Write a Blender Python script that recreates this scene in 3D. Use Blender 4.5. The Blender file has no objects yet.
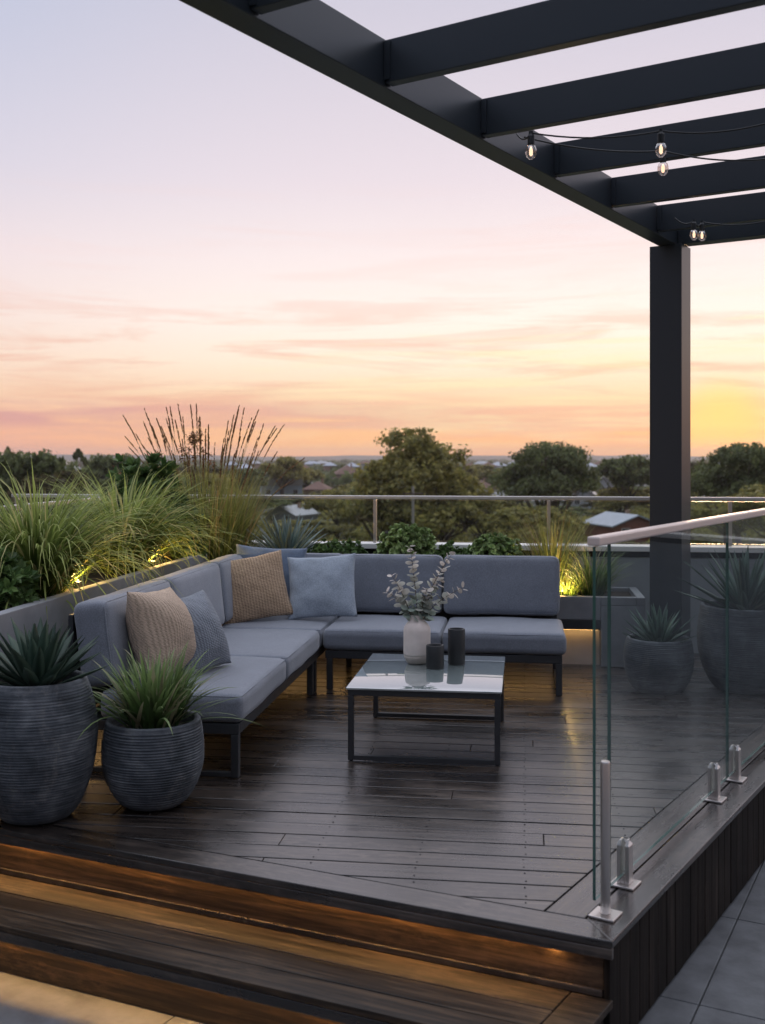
import bpy, math, random
import numpy as np
from mathutils import Vector, Matrix, noise

random.seed(7)
scene = bpy.context.scene
COL = scene.collection
R = math.radians
H, F, CX, HV = 1.72, 1080.0, 382.5, 458.0      # eye height, focal length in px, principal column, horizon row

# ------------------------------------------------------------------ frames
S7, C7 = math.sin(R(7.5)), math.cos(R(7.5))
def L(a, b, z=0.0):                               # furniture frame -> world
    return Vector((a * C7 + b * S7, -a * S7 + b * C7, z))
YAW = -R(7.5)
CORNER = Vector((0.816, 3.84, 0))
RX = Vector((0.5387, 0.8425, 0)); RY = Vector((-0.8425, 0.5387, 0))
RYAW = math.atan2(0.8425, 0.5387)
SX = Vector((0.9116, -0.411, 0)); SY = Vector((0.411, 0.9116, 0))
SYAW = math.atan2(-0.411, 0.9116)
def RF(x, y, z=0.0): return CORNER + RX * x + RY * y + Vector((0, 0, z))
def SF(x, y, z=0.0): return CORNER + SX * x + SY * y + Vector((0, 0, z))
def to_local(p): return (p.x * C7 - p.y * S7, p.x * S7 + p.y * C7)
def to_s(p):
    q = p - CORNER
    return (q.dot(SX), q.dot(SY))
def a_at(u, b):                                   # along a line of constant b in the furniture frame
    k = (u - CX) / F
    return (k * b * C7 - b * S7) / (C7 + k * S7)

# ------------------------------------------------------------------ materials
def lin(c):
    return tuple((x / 12.92 if x <= 0.04045 else ((x + 0.055) / 1.055) ** 2.4) for x in c)
def srgb(r, g, b): return lin((r / 255, g / 255, b / 255)) + (1,)

class NT:
    def __init__(self, m):
        self.m = m; m.use_nodes = True; self.t = m.node_tree; self.t.nodes.clear()
        self.out = self.t.nodes.new('ShaderNodeOutputMaterial')
    def n(self, kind, **kw):
        nd = self.t.nodes.new(kind)
        for k, v in kw.items():
            if k.startswith('i_'): nd.inputs[k[2:].replace('_', ' ')].default_value = v
            elif k.startswith('n_'): nd.inputs[int(k[2:])].default_value = v
            else: setattr(nd, k, v)
        return nd
    def l(self, a, b): self.t.links.new(a, b)
    def ramp(self, fac, stops, interp='LINEAR'):
        r = self.n('ShaderNodeValToRGB'); r.color_ramp.interpolation = interp
        e = r.color_ramp.elements
        while len(e) < len(stops): e.new(0.5)
        for el, (p, c) in zip(e, stops):
            el.position = p; el.color = c if len(c) == 4 else tuple(c) + (1,)
        self.l(fac, r.inputs['Fac']); return r.outputs['Color']
    def math(self, op, a, b=None, c=None, clamp=False):
        m = self.n('ShaderNodeMath', operation=op, use_clamp=clamp)
        for i, x in enumerate((a, b, c)):
            if x is None: continue
            if isinstance(x, (int, float)): m.inputs[i].default_value = x
            else: self.l(x, m.inputs[i])
        return m.outputs[0]
    def mix(self, fac, a, b, blend='MIX'):
        m = self.n('ShaderNodeMix', data_type='RGBA', blend_type=blend)
        for s, x in ((0, fac), (6, a), (7, b)):
            if isinstance(x, (int, float)): m.inputs[s].default_value = x
            elif isinstance(x, tuple): m.inputs[s].default_value = x if len(x) == 4 else x + (1,)
            else: self.l(x, m.inputs[s])
        return m.outputs[2]
    def coords(self, scale=(1, 1, 1), rot=(0, 0, 0), which='Object'):
        tc = self.n('ShaderNodeTexCoord'); mp = self.n('ShaderNodeMapping')
        mp.inputs['Scale'].default_value = scale; mp.inputs['Rotation'].default_value = rot
        self.l(tc.outputs[which], mp.inputs['Vector']); return mp.outputs['Vector']
    def noise(self, vec, scale=5, detail=4, rough=0.55, dist=0.0):
        t = self.n('ShaderNodeTexNoise'); t.inputs['Scale'].default_value = scale
        t.inputs['Detail'].default_value = detail; t.inputs['Roughness'].default_value = rough
        t.inputs['Distortion'].default_value = dist
        self.l(vec, t.inputs['Vector']); return t.outputs['Fac']
    def bump(self, h, strength=0.3, dist=0.01, normal=None):
        b = self.n('ShaderNodeBump'); b.inputs['Strength'].default_value = strength
        b.inputs['Distance'].default_value = dist; self.l(h, b.inputs['Height'])
        if normal is not None: self.l(normal, b.inputs['Normal'])
        return b.outputs['Normal']
    def principled(self, color=None, rough=0.5, metal=0.0, normal=None, spec=0.5, sheen=0.0):
        p = self.n('ShaderNodeBsdfPrincipled')
        if color is not None:
            if isinstance(color, tuple): p.inputs['Base Color'].default_value = color if len(color) == 4 else color + (1,)
            else: self.l(color, p.inputs['Base Color'])
        if isinstance(rough, (int, float)): p.inputs['Roughness'].default_value = rough
        else: self.l(rough, p.inputs['Roughness'])
        p.inputs['Metallic'].default_value = metal
        p.inputs['Specular IOR Level'].default_value = spec
        p.inputs['Sheen Weight'].default_value = sheen
        p.inputs['Sheen Roughness'].default_value = 0.5
        if normal is not None: self.l(normal, p.inputs['Normal'])
        self.l(p.outputs[0], self.out.inputs['Surface']); return p

MATS = {}
def mat(name):
    m = bpy.data.materials.new(name); MATS[name] = m
    return NT(m)

def simple(name, color, rough=0.5, metal=0.0, var=0.12, nscale=8, bump=0.0, bscale=60, spec=0.5, sheen=0.0, rvar=0.16):
    t = mat(name); v = t.coords()
    n = t.noise(v, nscale, 5)
    c2 = tuple(min(1, x * (1 + var)) for x in color[:3]); c1 = tuple(x * (1 - var) for x in color[:3])
    col = t.ramp(n, [(0.3, c1), (0.7, c2)])
    rg = t.math('MULTIPLY_ADD', n, rvar, rough - rvar / 2)
    nm = t.bump(t.noise(v, bscale, 3), bump, 0.004) if bump else None
    t.principled(col, rg, metal, nm, spec, sheen); return MATS[name]

def wood(name, base, light, rough=0.4, wear=0.35, grain=(1.9, 40, 40), spec=0.5, dk=0.45, coat=0.0):
    """stained boards: grain along X, tone per board from the 'var' attribute, worn patches"""
    t = mat(name); v = t.coords(grain)
    at = t.n('ShaderNodeAttribute', attribute_name='var')
    sp = t.n('ShaderNodeSeparateColor'); t.l(at.outputs['Color'], sp.inputs[0])
    off = t.n('ShaderNodeVectorMath', operation='MULTIPLY_ADD')
    cmb = t.n('ShaderNodeCombineXYZ')
    for i in range(3): t.l(sp.outputs[0], cmb.inputs[i])
    t.l(cmb.outputs[0], off.inputs[0]); off.inputs[1].default_value = (37, 53, 11); t.l(v, off.inputs[2])
    g = t.noise(off.outputs[0], 1.0, 7, 0.62, 0.6)
    vb = t.coords((1.1, 2.2, 2.2))
    big = t.noise(vb, 1.3, 6, 0.6, 0.3)
    spots = t.noise(t.coords((5, 14, 14)), 3.0, 4, 0.7)
    dark = tuple(x * dk for x in base)
    c = t.ramp(g, [(0.34, dark), (0.50, base), (0.68, light)])
    tone = t.math('MULTIPLY', t.math('MULTIPLY_ADD', sp.outputs[0], 0.9, 0.55), t.math('MULTIPLY_ADD', t.ramp(big, [(0.3, (0, 0, 0)), (0.7, (1, 1, 1))]), 0.9, 0.55))
    tc = t.n('ShaderNodeVectorMath', operation='SCALE'); t.l(c, tc.inputs[0]); t.l(tone, tc.inputs['Scale'])
    wm = t.math('MULTIPLY', t.ramp(big, [(0.5, (0, 0, 0)), (0.68, (1, 1, 1))]), t.ramp(spots, [(0.45, (0, 0, 0)), (0.62, (1, 1, 1))]))
    wm = t.math('MULTIPLY', wm, wear)
    c = t.mix(wm, tc.outputs[0], tuple(min(1, x * 2.3) for x in light))
    rg = t.math('ADD', t.math('MULTIPLY_ADD', big, 0.55, rough - 0.29), t.math('MULTIPLY', g, 0.12))
    nm = t.bump(g, 0.35, 0.003)
    p = t.principled(c, rg, 0, nm, spec); p.inputs['Coat Weight'].default_value = coat; p.inputs['Coat Roughness'].default_value = 0.26; return MATS[name]

def plant(name, base, tip, dry=None, trans=0.35, rough=0.5):
    """leaf colour: per-leaf variation (var.r) and along-the-leaf tip colour (var.g)"""
    t = mat(name)
    at = t.n('ShaderNodeAttribute', attribute_name='var')
    sp = t.n('ShaderNodeSeparateColor'); t.l(at.outputs['Color'], sp.inputs[0])
    c = t.mix(sp.outputs[1], base, tip)
    tone = t.math('MULTIPLY_ADD', sp.outputs[0], 0.8, 0.6)
    sc = t.n('ShaderNodeVectorMath', operation='SCALE'); t.l(c, sc.inputs[0]); t.l(tone, sc.inputs['Scale'])
    col = sc.outputs[0]
    if dry is not None:
        col = t.mix(t.ramp(sp.outputs[0], [(0.86, (0, 0, 0)), (0.9, (1, 1, 1))]), col, dry)
    p = t.principled(col, rough, 0, None, 0.35)
    tr = t.n('ShaderNodeBsdfTranslucent'); t.l(col, tr.inputs[0])
    mx = t.n('ShaderNodeMixShader'); mx.inputs[0].default_value = trans
    t.l(p.outputs[0], mx.inputs[1]); t.l(tr.outputs[0], mx.inputs[2]); t.l(mx.outputs[0], t.out.inputs['Surface'])
    return MATS[name]

def emit(name, color, strength):
    t = mat(name); e = t.n('ShaderNodeEmission'); e.inputs[0].default_value = color + (1,); e.inputs[1].default_value = strength
    t.l(e.outputs[0], t.out.inputs['Surface']); return MATS[name]

def thin_glass(name, tint=(0.80, 0.86, 0.84), base=0.045):
    t = mat(name)
    tr = t.n('ShaderNodeBsdfTransparent'); tr.inputs[0].default_value = tint + (1,)
    gl = t.n('ShaderNodeBsdfGlossy'); gl.inputs['Roughness'].default_value = 0.0; gl.inputs[0].default_value = (1, 1, 1, 1)
    lw = t.n('ShaderNodeLayerWeight'); lw.inputs['Blend'].default_value = 0.5
    f = t.math('POWER', lw.outputs['Facing'], 5.0)
    f = t.math('MULTIPLY_ADD', f, 0.5, base, clamp=True)
    mx = t.n('ShaderNodeMixShader'); t.l(f, mx.inputs[0]); t.l(tr.outputs[0], mx.inputs[1]); t.l(gl.outputs[0], mx.inputs[2])
    t.l(mx.outputs[0], t.out.inputs['Surface']); return MATS[name]

def fabric(name, color, weave=420, bump=0.25, var=0.1, sheen=0.25, heather=0.0):
    t = mat(name); v = t.coords()
    w1 = t.n('ShaderNodeTexWave', wave_type='BANDS', bands_direction='X'); w1.inputs['Scale'].default_value = weave / 6.28; w1.inputs['Distortion'].default_value = 1.5
    w2 = t.n('ShaderNodeTexWave', wave_type='BANDS', bands_direction='Z'); w2.inputs['Scale'].default_value = weave / 6.28; w2.inputs['Distortion'].default_value = 1.5
    t.l(v, w1.inputs[0]); t.l(v, w2.inputs[0])
    h = t.math('ADD', w1.outputs['Fac'], w2.outputs['Fac'])
    n = t.noise(v, 6, 5, 0.6); f = t.noise(v, 160, 2, 0.6)
    c = t.ramp(n, [(0.3, tuple(x * (1 - var) for x in color)), (0.7, tuple(min(1, x * (1 + var)) for x in color))])
    if heather:
        c = t.mix(t.math('MULTIPLY', t.ramp(f, [(0.42, (0, 0, 0)), (0.62, (1, 1, 1))]), heather), c, tuple(min(1, x * 2.0 + 0.05) for x in color))
    hh = t.math('ADD', t.math('MULTIPLY', h, 0.5), t.math('MULTIPLY', f, 0.6))
    nm = t.bump(hh, bump, 0.003)
    t.principled(c, 0.9, 0, nm, 0.2, sheen); return MATS[name]

def knit(name, color, dark, scale=70, bump=0.8):
    t = mat(name); v = t.coords()
    w1 = t.n('ShaderNodeTexWave', wave_type='BANDS', bands_direction='Z'); w1.inputs['Scale'].default_value = scale / 6.28 * 2; w1.inputs['Distortion'].default_value = 3; w1.inputs['Detail'].default_value = 2; w1.inputs['Detail Scale'].default_value = 2.5
    w2 = t.n('ShaderNodeTexWave', wave_type='BANDS', bands_direction='X'); w2.inputs['Scale'].default_value = scale / 6.28; w2.inputs['Distortion'].default_value = 2.5
    t.l(v, w1.inputs[0]); t.l(v, w2.inputs[0])
    h = t.math('ADD', t.math('MULTIPLY', w1.outputs['Fac'], 0.65), t.math('MULTIPLY', w2.outputs['Fac'], 0.35))
    n = t.noise(v, 14, 4, 0.7); h2 = t.math('ADD', h, t.math('MULTIPLY', n, 0.5))
    c = t.ramp(h2, [(0.3, dark), (0.75, color), (1.0, tuple(min(1, x * 1.25) for x in color))])
    t.principled(c, 0.95, 0, t.bump(h2, bump, 0.008), 0.15, 0.2); return MATS[name]

# ---- palette
deck_wood = wood('deck_wood', (0.021, 0.016, 0.0135), (0.066, 0.051, 0.041), 0.25, 0.7, spec=0.85, dk=0.3, coat=0.42)
step_wood = wood('step_wood', (0.034, 0.025, 0.018), (0.10, 0.066, 0.040), 0.48, 0.35, spec=0.32, dk=0.25)
riser_wood = wood('riser_wood', (0.036, 0.021, 0.012), (0.120, 0.070, 0.037), 0.5, 0.25, dk=0.2)
clad_wood = wood('cladding_wood', (0.013, 0.0105, 0.009), (0.030, 0.024, 0.020), 0.62, 0.15, grain=(40, 40, 2.0), spec=0.12)
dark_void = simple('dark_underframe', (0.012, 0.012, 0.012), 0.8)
frame_metal = simple('powder_coated_frame', (0.030, 0.033, 0.037), 0.45, 0.0, 0.1, 12, 0.05, 300)
pergola_metal = simple('pergola_coating', (0.027, 0.034, 0.042), 0.33, 0.0, 0.04, 1.5, 0.0, 400, 0.55, 0.0, 0.05)
steel = simple('brushed_steel', (0.66, 0.62, 0.59), 0.34, 1.0, 0.02, 6, 0.0, 60, 0.5, 0.0, 0.04)
rail_steel = simple('satin_handrail', (0.80, 0.69, 0.64), 0.38, 0.25, 0.02, 5, 0.0, 60, 0.5, 0.0, 0.04)
rear_rail = simple('rear_rail_steel', (0.60, 0.58, 0.56), 0.45, 0.85, 0.02, 4, 0.0, 60, 0.5, 0.0, 0.03)
concrete = simple('planter_concrete', (0.235, 0.245, 0.26), 0.75, 0, 0.16, 5, 0.18, 50)
pale_render = simple('pale_render', (0.62, 0.58, 0.53), 0.85, 0, 0.08, 6, 0.15, 80)
cap_white = simple('white_capping', (0.80, 0.79, 0.76), 0.55, 0, 0.04, 4)
wall_grey = simple('parapet_grey', (0.27, 0.29, 0.30), 0.85, 0, 0.12, 4, 0.15, 60)
soil = simple('soil', (0.035, 0.025, 0.018), 0.95, 0, 0.4, 30, 0.9, 90)
paver = simple('paver_stone', (0.118, 0.124, 0.131), 0.62, 0, 0.34, 7, 0.3, 40)
sofa_fab = fabric('sofa_fabric', (0.178, 0.196, 0.230), 520, 0.22, 0.10, 0.35, 0.25)
glass = thin_glass('clear_glass', (0.945, 0.97, 0.96), 0.03)
rear_glass = thin_glass('rear_glass', (0.94, 0.96, 0.95), 0.015)
def edge_mat():
    t = mat('glass_edge'); t.principled((0.045, 0.12, 0.10), 0.1, 0, None, 0.8)
    return MATS['glass_edge']
glass_edge = edge_mat()
led = emit('led_strip_glow', (1.0, 0.54, 0.17), 82.0)
led2 = emit('led_planter_glow', (1.0, 0.58, 0.22), 6.5)
led_head = emit('garden_light_glow', (1.0, 0.72, 0.22), 6.0)
filament = emit('bulb_filament', (1.0, 0.70, 0.48), 2.0)
table_glass = None
def mk_table_top():
    t = mat('table_glass'); p = t.principled((0.24, 0.29, 0.29), 0.05, 0, None, 0.9); p.inputs['IOR'].default_value = 2.8; p.inputs['Coat Weight'].default_value = 1.0; p.inputs['Coat Roughness'].default_value = 0.02
    n = t.noise(t.coords(), 5, 4)
    t.l(t.math('MULTIPLY_ADD', n, 0.06, 0.01), p.inputs['Roughness'])
    return MATS['table_glass']
table_glass = mk_table_top()
vase_cer = simple('vase_ceramic', (0.78, 0.68, 0.62), 0.8, 0, 0.08, 14, 0.25, 120)
vase_raw = simple('vase_raw_clay', (0.52, 0.45, 0.40), 0.9, 0, 0.10, 14, 0.25, 120)
black_cer = simple('black_ceramic', (0.016, 0.018, 0.020), 0.5, 0, 0.1, 14, 0.15, 100)

def pot_mat():
    t = mat('ribbed_pot'); v = t.coords()
    n = t.noise(v, 5, 6, 0.65); n2 = t.noise(t.coords((3, 3, 60)), 2.0, 3, 0.6)
    m = t.math('ADD', t.math('MULTIPLY', n, 0.6), t.math('MULTIPLY', n2, 0.4))
    c = t.ramp(m, [(0.36, (0.030, 0.036, 0.042)), (0.50, (0.080, 0.092, 0.105)), (0.64, (0.19, 0.205, 0.22))])
    st = t.math('MULTIPLY', t.ramp(t.noise(t.coords((4, 4, 1.6)), 2.2, 6, 0.7, 0.8), [(0.54, (0, 0, 0)), (0.68, (1, 1, 1))]), t.ramp(t.noise(v, 45, 4, 0.7), [(0.4, (0, 0, 0)), (0.6, (1, 1, 1))]))
    c = t.mix(t.math('MULTIPLY', st, 0.5), c, (0.26, 0.255, 0.24))
    t.principled(c, 0.72, 0, t.bump(t.noise(v, 120, 3), 0.3, 0.003), 0.35); return MATS['ribbed_pot']
pot_m = pot_mat()
grass_m = plant('grass_blades', (0.105, 0.175, 0.036), (0.50, 0.56, 0.17), (0.58, 0.52, 0.22), 0.45)
grass_m2 = plant('lily_blades', (0.065, 0.125, 0.036), (0.26, 0.35, 0.13), (0.30, 0.29, 0.17), 0.3)
reed_m = plant('reed_blades', (0.125, 0.185, 0.042), (0.42, 0.40, 0.13), (0.42, 0.30, 0.14), 0.35)
plume_m = plant('reed_plumes', (0.20, 0.11, 0.055), (0.30, 0.17, 0.085), None, 0.4)
agave_m = plant('agave_leaf', (0.06, 0.11, 0.085), (0.13, 0.20, 0.16), None, 0.08, 0.5)
agave_dk = plant('dark_agave_leaf', (0.032, 0.066, 0.046), (0.075, 0.12, 0.085), None, 0.08, 0.42)
agave_pale = plant('pale_agave_leaf', (0.15, 0.22, 0.20), (0.26, 0.33, 0.30), None, 0.08, 0.55)
shrub_m = plant('shrub_leaf', (0.060, 0.115, 0.036), (0.14, 0.22, 0.07), None, 0.25, 0.4)
succ_m = plant('succulent_leaf', (0.16, 0.25, 0.09), (0.38, 0.48, 0.20), None, 0.15, 0.4)
euc_m = plant('eucalyptus_leaf', (0.29, 0.36, 0.30), (0.55, 0.49, 0.44), None, 0.2, 0.7)
stem_m = simple('stem_bark', (0.14, 0.10, 0.07), 0.8, 0, 0.2, 30)
crown_a = plant('crown_olive', (0.19, 0.195, 0.06), (0.36, 0.31, 0.09), None, 0.5)
crown_b = plant('crown_deep', (0.115, 0.145, 0.06), (0.19, 0.215, 0.08), None, 0.5)
crown_c = plant('crown_brown', (0.085, 0.080, 0.034), (0.14, 0.11, 0.045), None, 0.5)
bark = simple('tree_bark', (0.13, 0.10, 0.08), 0.9, 0, 0.25, 3)

# ------------------------------------------------------------------ mesh building
class MB:
    def __init__(self): self.v, self.f, self.c, self.m = [], [], [], []
    def add(self, vs, fs, col=(0.5, 0, 0), mi=0):
        o = len(self.v); self.v += [tuple(p) for p in vs]; self.f += [tuple(i + o for i in f) for f in fs]
        if isinstance(col, list): self.c += col
        else: self.c += [col] * len(vs)
        self.m += [mi] * len(fs)
    def box(self, x0, x1, y0, y1, z0, z1, col=None, mi=0):
        col = col or (random.random(), 0, 0)
        self.add([(x0, y0, z0), (x1, y0, z0), (x1, y1, z0), (x0, y1, z0), (x0, y0, z1), (x1, y0, z1), (x1, y1, z1), (x0, y1, z1)],
                 [(3, 2, 1, 0), (4, 5, 6, 7), (0, 1, 5, 4), (1, 2, 6, 5), (2, 3, 7, 6), (3, 0, 4, 7)], col, mi)
    def prism(self, poly, z0, z1, col=None, mi=0):
        n = len(poly); col = col or (random.random(), 0, 0)
        ar = sum(poly[i][0] * poly[(i + 1) % n][1] - poly[(i + 1) % n][0] * poly[i][1] for i in range(n))
        if ar < 0: poly = poly[::-1]
        self.add([(x, y, z0) for x, y in poly] + [(x, y, z1) for x, y in poly],
                 [tuple(range(n - 1, -1, -1)), tuple(range(n, 2 * n))] + [(i, (i + 1) % n, n + (i + 1) % n, n + i) for i in range(n)], col, mi)
    def tube(self, pts, rad, n=6, col=(0.5, 0, 0), mi=0, cap=True):
        pts = [Vector(p) for p in pts]; k = len(pts)
        if isinstance(rad, (int, float)): rad = [rad] * k
        vs, fs = [], []; prev = None
        for i, p in enumerate(pts):
            d = (pts[min(i + 1, k - 1)] - pts[max(i - 1, 0)]).normalized()
            if prev is None:
                a = d.orthogonal().normalized()
            else:
                a = (prev - d * prev.dot(d)).normalized()
            prev = a; b = d.cross(a)
            for j in range(n):
                t = 2 * math.pi * j / n
                vs.append(p + (a * math.cos(t) + b * math.sin(t)) * rad[i])
        for i in range(k - 1):
            for j in range(n):
                fs.append((i * n + j, i * n + (j + 1) % n, (i + 1) * n + (j + 1) % n, (i + 1) * n + j))
        if cap:
            fs.append(tuple(range(n - 1, -1, -1))); fs.append(tuple((k - 1) * n + j for j in range(n)))
        self.add(vs, fs, col, mi)
    def lathe(self, prof, n=48, c=(0, 0), col=(0.5, 0, 0), mi=0):
        vs, fs = [], []; k = len(prof)
        for r, z in prof:
            for j in range(n):
                t = 2 * math.pi * j / n; vs.append((c[0] + r * math.cos(t), c[1] + r * math.sin(t), z))
        for i in range(k - 1):
            for j in range(n):
                fs.append((i * n + j, i * n + (j + 1) % n, (i + 1) * n + (j + 1) % n, (i + 1) * n + j))
        fs.append(tuple(range(n - 1, -1, -1))); fs.append(tuple((k - 1) * n + j for j in range(n)))
        self.add(vs, fs, col, mi)
    def build(self, name, mats, parent=None, smooth=False, bevel=0.0, loc=None, rz=None):
        me = bpy.data.meshes.new(name); me.from_pydata(self.v, [], self.f)
        if not isinstance(mats, (list, tuple)): mats = [mats]
        for m in mats: me.materials.append(m)
        if len(mats) > 1: me.polygons.foreach_set('material_index', self.m)
        at = me.attributes.new('var', 'FLOAT_COLOR', 'POINT')
        at.data.foreach_set('color', [x for c in self.c for x in (c[0], c[1], c[2], 1.0)])
        if smooth: me.polygons.foreach_set('use_smooth', [True] * len(me.polygons))
        me.update()
        o = bpy.data.objects.new(name, me); COL.objects.link(o)
        if parent is not None: o.parent = parent
        if loc is not None: o.location = loc
        if rz is not None: o.rotation_euler = (0, 0, rz)
        if bevel:
            b = o.modifiers.new('bevel', 'BEVEL'); b.width = bevel; b.segments = 2; b.limit_method = 'ANGLE'; b.angle_limit = R(40)
            b.harden_normals = False
        return o

def tag(o, label=None, cat=None, group=None, kind=None):
    for k, v in (('label', label), ('category', cat), ('group', group), ('kind', kind)):
        if v: o[k] = v
    return o
def thing(name, label, cat, loc=(0, 0, 0), rz=0.0, group=None):
    o = bpy.data.objects.new(name, None); COL.objects.link(o)
    o.location = loc; o.rotation_euler = (0, 0, rz); o.empty_display_size = 0.1
    return tag(o, label, cat, group)

def clip(poly, inside):
    """clip a polygon by half planes (px,py,nx,ny): keep n.(p-q) >= 0"""
    for qx, qy, nx, ny in inside:
        out = []
        for i in range(len(poly)):
            a, b = poly[i], poly[(i + 1) % len(poly)]
            da = (a[0] - qx) * nx + (a[1] - qy) * ny; db = (b[0] - qx) * nx + (b[1] - qy) * ny
            if da >= 0: out.append(a)
            if da * db < 0:
                t = da / (da - db); out.append((a[0] + (b[0] - a[0]) * t, a[1] + (b[1] - a[1]) * t))
        poly = out
        if len(poly) < 3: return []
    return poly

def rounded_box(sx, sy, sz, r=0.04, n=8, crown=0.0, crown_axis=2, wob=0.003, seed=0, both=False):
    hs = (sx / 2, sy / 2, sz / 2)
    def samples(h):
        e = [-h, -h + 0.18 * r, -h + 0.5 * r, -h + r]
        mid = [-(h - r) + 2 * (h - r) * i / n for i in range(1, n)]
        return e + mid + [-x for x in e[::-1]]
    axs = [samples(h) for h in hs]; idx = {}; V = []; Fc = []
    def vid(p):
        k = tuple(round(x, 5) for x in p)
        if k not in idx: idx[k] = len(V); V.append(Vector(p))
        return idx[k]
    for ax in range(3):
        u, w = (ax + 1) % 3, (ax + 2) % 3
        for sgn in (-1, 1):
            for i in range(len(axs[u]) - 1):
                for j in range(len(axs[w]) - 1):
                    q = []
                    for (a, b) in ((i, j), (i + 1, j), (i + 1, j + 1), (i, j + 1)):
                        p = [0, 0, 0]; p[ax] = sgn * hs[ax]; p[u] = axs[u][a]; p[w] = axs[w][b]; q.append(vid(p))
                    Fc.append(tuple(q if sgn > 0 else q[::-1]))
    out = []
    for p in V:
        inner = Vector([max(-(h - r), min(h - r, x)) for x, h in zip(p, hs)])
        d = p - inner; d.normalize(); q = inner + d * r
        o1, o2 = [k for k in range(3) if k != crown_axis]
        f = (1 - (p[o1] / hs[o1]) ** 2) * (1 - (p[o2] / hs[o2]) ** 2)
        f = max(0, f) ** 0.6
        if p[crown_axis] > 0: q[crown_axis] += crown * f
        elif both: q[crown_axis] -= crown * f
        nz = noise.noise(p * 4.0 + Vector((seed * 7.3, 0, 0))) + 0.4 * noise.noise(p * 13 + Vector((0, seed * 3.1, 0)))
        out.append(q + d * (nz * wob))
    m = MB(); m.add(out, Fc); return m

# ------------------------------------------------------------------ world, sun, camera
SUN_AZ = R(17.5)                                   # to the right of straight ahead
w = bpy.data.worlds.new('World'); scene.world = w; w.use_nodes = True
wt = w.node_tree; wt.nodes.clear()
class WT(NT):
    def __init__(self, t): self.t = t
W = WT(wt)
bg = W.n('ShaderNodeBackground'); wo = W.n('ShaderNodeOutputWorld'); W.l(bg.outputs[0], wo.inputs[0])
tc = W.n('ShaderNodeTexCoord'); sep = W.n('ShaderNodeSeparateXYZ'); W.l(tc.outputs['Generated'], sep.inputs[0])
vx, vy, vz = sep.outputs
el = W.math('MAXIMUM', vz, 0.0)
pos = W.math('POWER', el, 0.5)                     # ramp position = sqrt(sin elevation): more room near the horizon
def P_(v): return math.sqrt(max(0, math.sin(math.atan((HV - v) / F))))
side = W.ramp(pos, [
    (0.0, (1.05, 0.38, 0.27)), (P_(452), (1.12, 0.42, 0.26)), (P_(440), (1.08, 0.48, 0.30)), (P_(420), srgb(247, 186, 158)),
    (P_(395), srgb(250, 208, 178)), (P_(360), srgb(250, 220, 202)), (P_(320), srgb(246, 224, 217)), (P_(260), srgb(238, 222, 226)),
    (P_(180), srgb(216, 212, 226)), (P_(0), srgb(188, 196, 220)), (0.70, (1.15, 1.18, 1.36)), (1.0, (1.30, 1.32, 1.46))])  # overhead stops raised artificially, as added fill on the foreground
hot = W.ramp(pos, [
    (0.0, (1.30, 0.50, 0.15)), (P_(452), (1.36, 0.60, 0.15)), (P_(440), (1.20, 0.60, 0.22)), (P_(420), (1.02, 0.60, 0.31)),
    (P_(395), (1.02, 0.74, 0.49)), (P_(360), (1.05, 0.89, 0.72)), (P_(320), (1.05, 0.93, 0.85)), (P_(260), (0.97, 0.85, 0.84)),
    (P_(180), srgb(234, 222, 230)), (P_(0), srgb(208, 204, 219)), (0.70, (1.22, 1.19, 1.32)), (1.0, (1.30, 1.32, 1.46))])  # top stops carry the same added overhead fill
hl = W.math('SQRT', W.math('ADD', W.math('MULTIPLY', vx, vx), W.math('ADD', W.math('MULTIPLY', vy, vy), 1e-5)))
dt = W.math('DIVIDE', W.math('ADD', W.math('MULTIPLY', vx, math.sin(SUN_AZ)), W.math('MULTIPLY', vy, math.cos(SUN_AZ))), hl)
def smooth_map(x, a, b, c=0.0, d=1.0):
    m = W.n('ShaderNodeMapRange', interpolation_type='SMOOTHSTEP'); W.l(x, m.inputs[0])
    for i, q in enumerate((a, b, c, d)): m.inputs[i + 1].default_value = q
    return m.outputs[0]
sunf = smooth_map(dt, 0.72, 0.965)
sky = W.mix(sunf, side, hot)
# cloud streaks: stretched noise, strongest low in the sky
mp = W.n('ShaderNodeMapping'); mp.inputs['Scale'].default_value = (4.6, 4.6, 70); W.l(tc.outputs['Generated'], mp.inputs[0])
cl = W.noise(mp.outputs[0], 1.0, 6, 0.58, 0.4)
mp2 = W.n('ShaderNodeMapping'); mp2.inputs['Scale'].default_value = (2.8, 2.8, 34); mp2.inputs['Location'].default_value = (3.1, 1.7, 0.4); W.l(tc.outputs['Generated'], mp2.inputs[0])
cl2 = W.noise(mp2.outputs[0], 1.3, 6, 0.6, 0.6)
band = W.math('MULTIPLY', smooth_map(vz, 0.022, 0.034), smooth_map(vz, 0.056, 0.044))
mauve = W.math('MULTIPLY', band, W.ramp(cl, [(0.36, (0, 0, 0)), (0.52, (1, 1, 1))]))
mauve = W.math('MULTIPLY', mauve, smooth_map(dt, 0.995, 0.86, 0.36, 0.68))
sky = W.mix(mauve, sky, srgb(214, 150, 154))
low = W.math('MULTIPLY', smooth_map(vz, 0.0, 0.02), smooth_map(vz, 0.17, 0.09))
wisps = W.math('MULTIPLY', low, W.ramp(cl2, [(0.47, (0, 0, 0)), (0.60, (1, 1, 1))]))
sky = W.mix(W.math('MULTIPLY', wisps, 0.6), sky, srgb(238, 176, 152))
bright = W.math('MULTIPLY', W.math('MULTIPLY', low, smooth_map(dt, 0.86, 1.0)), W.ramp(cl, [(0.50, (0, 0, 0)), (0.64, (1, 1, 1))]))
sky = W.mix(W.math('MULTIPLY', bright, 0.5), sky, srgb(255, 240, 190))
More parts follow.
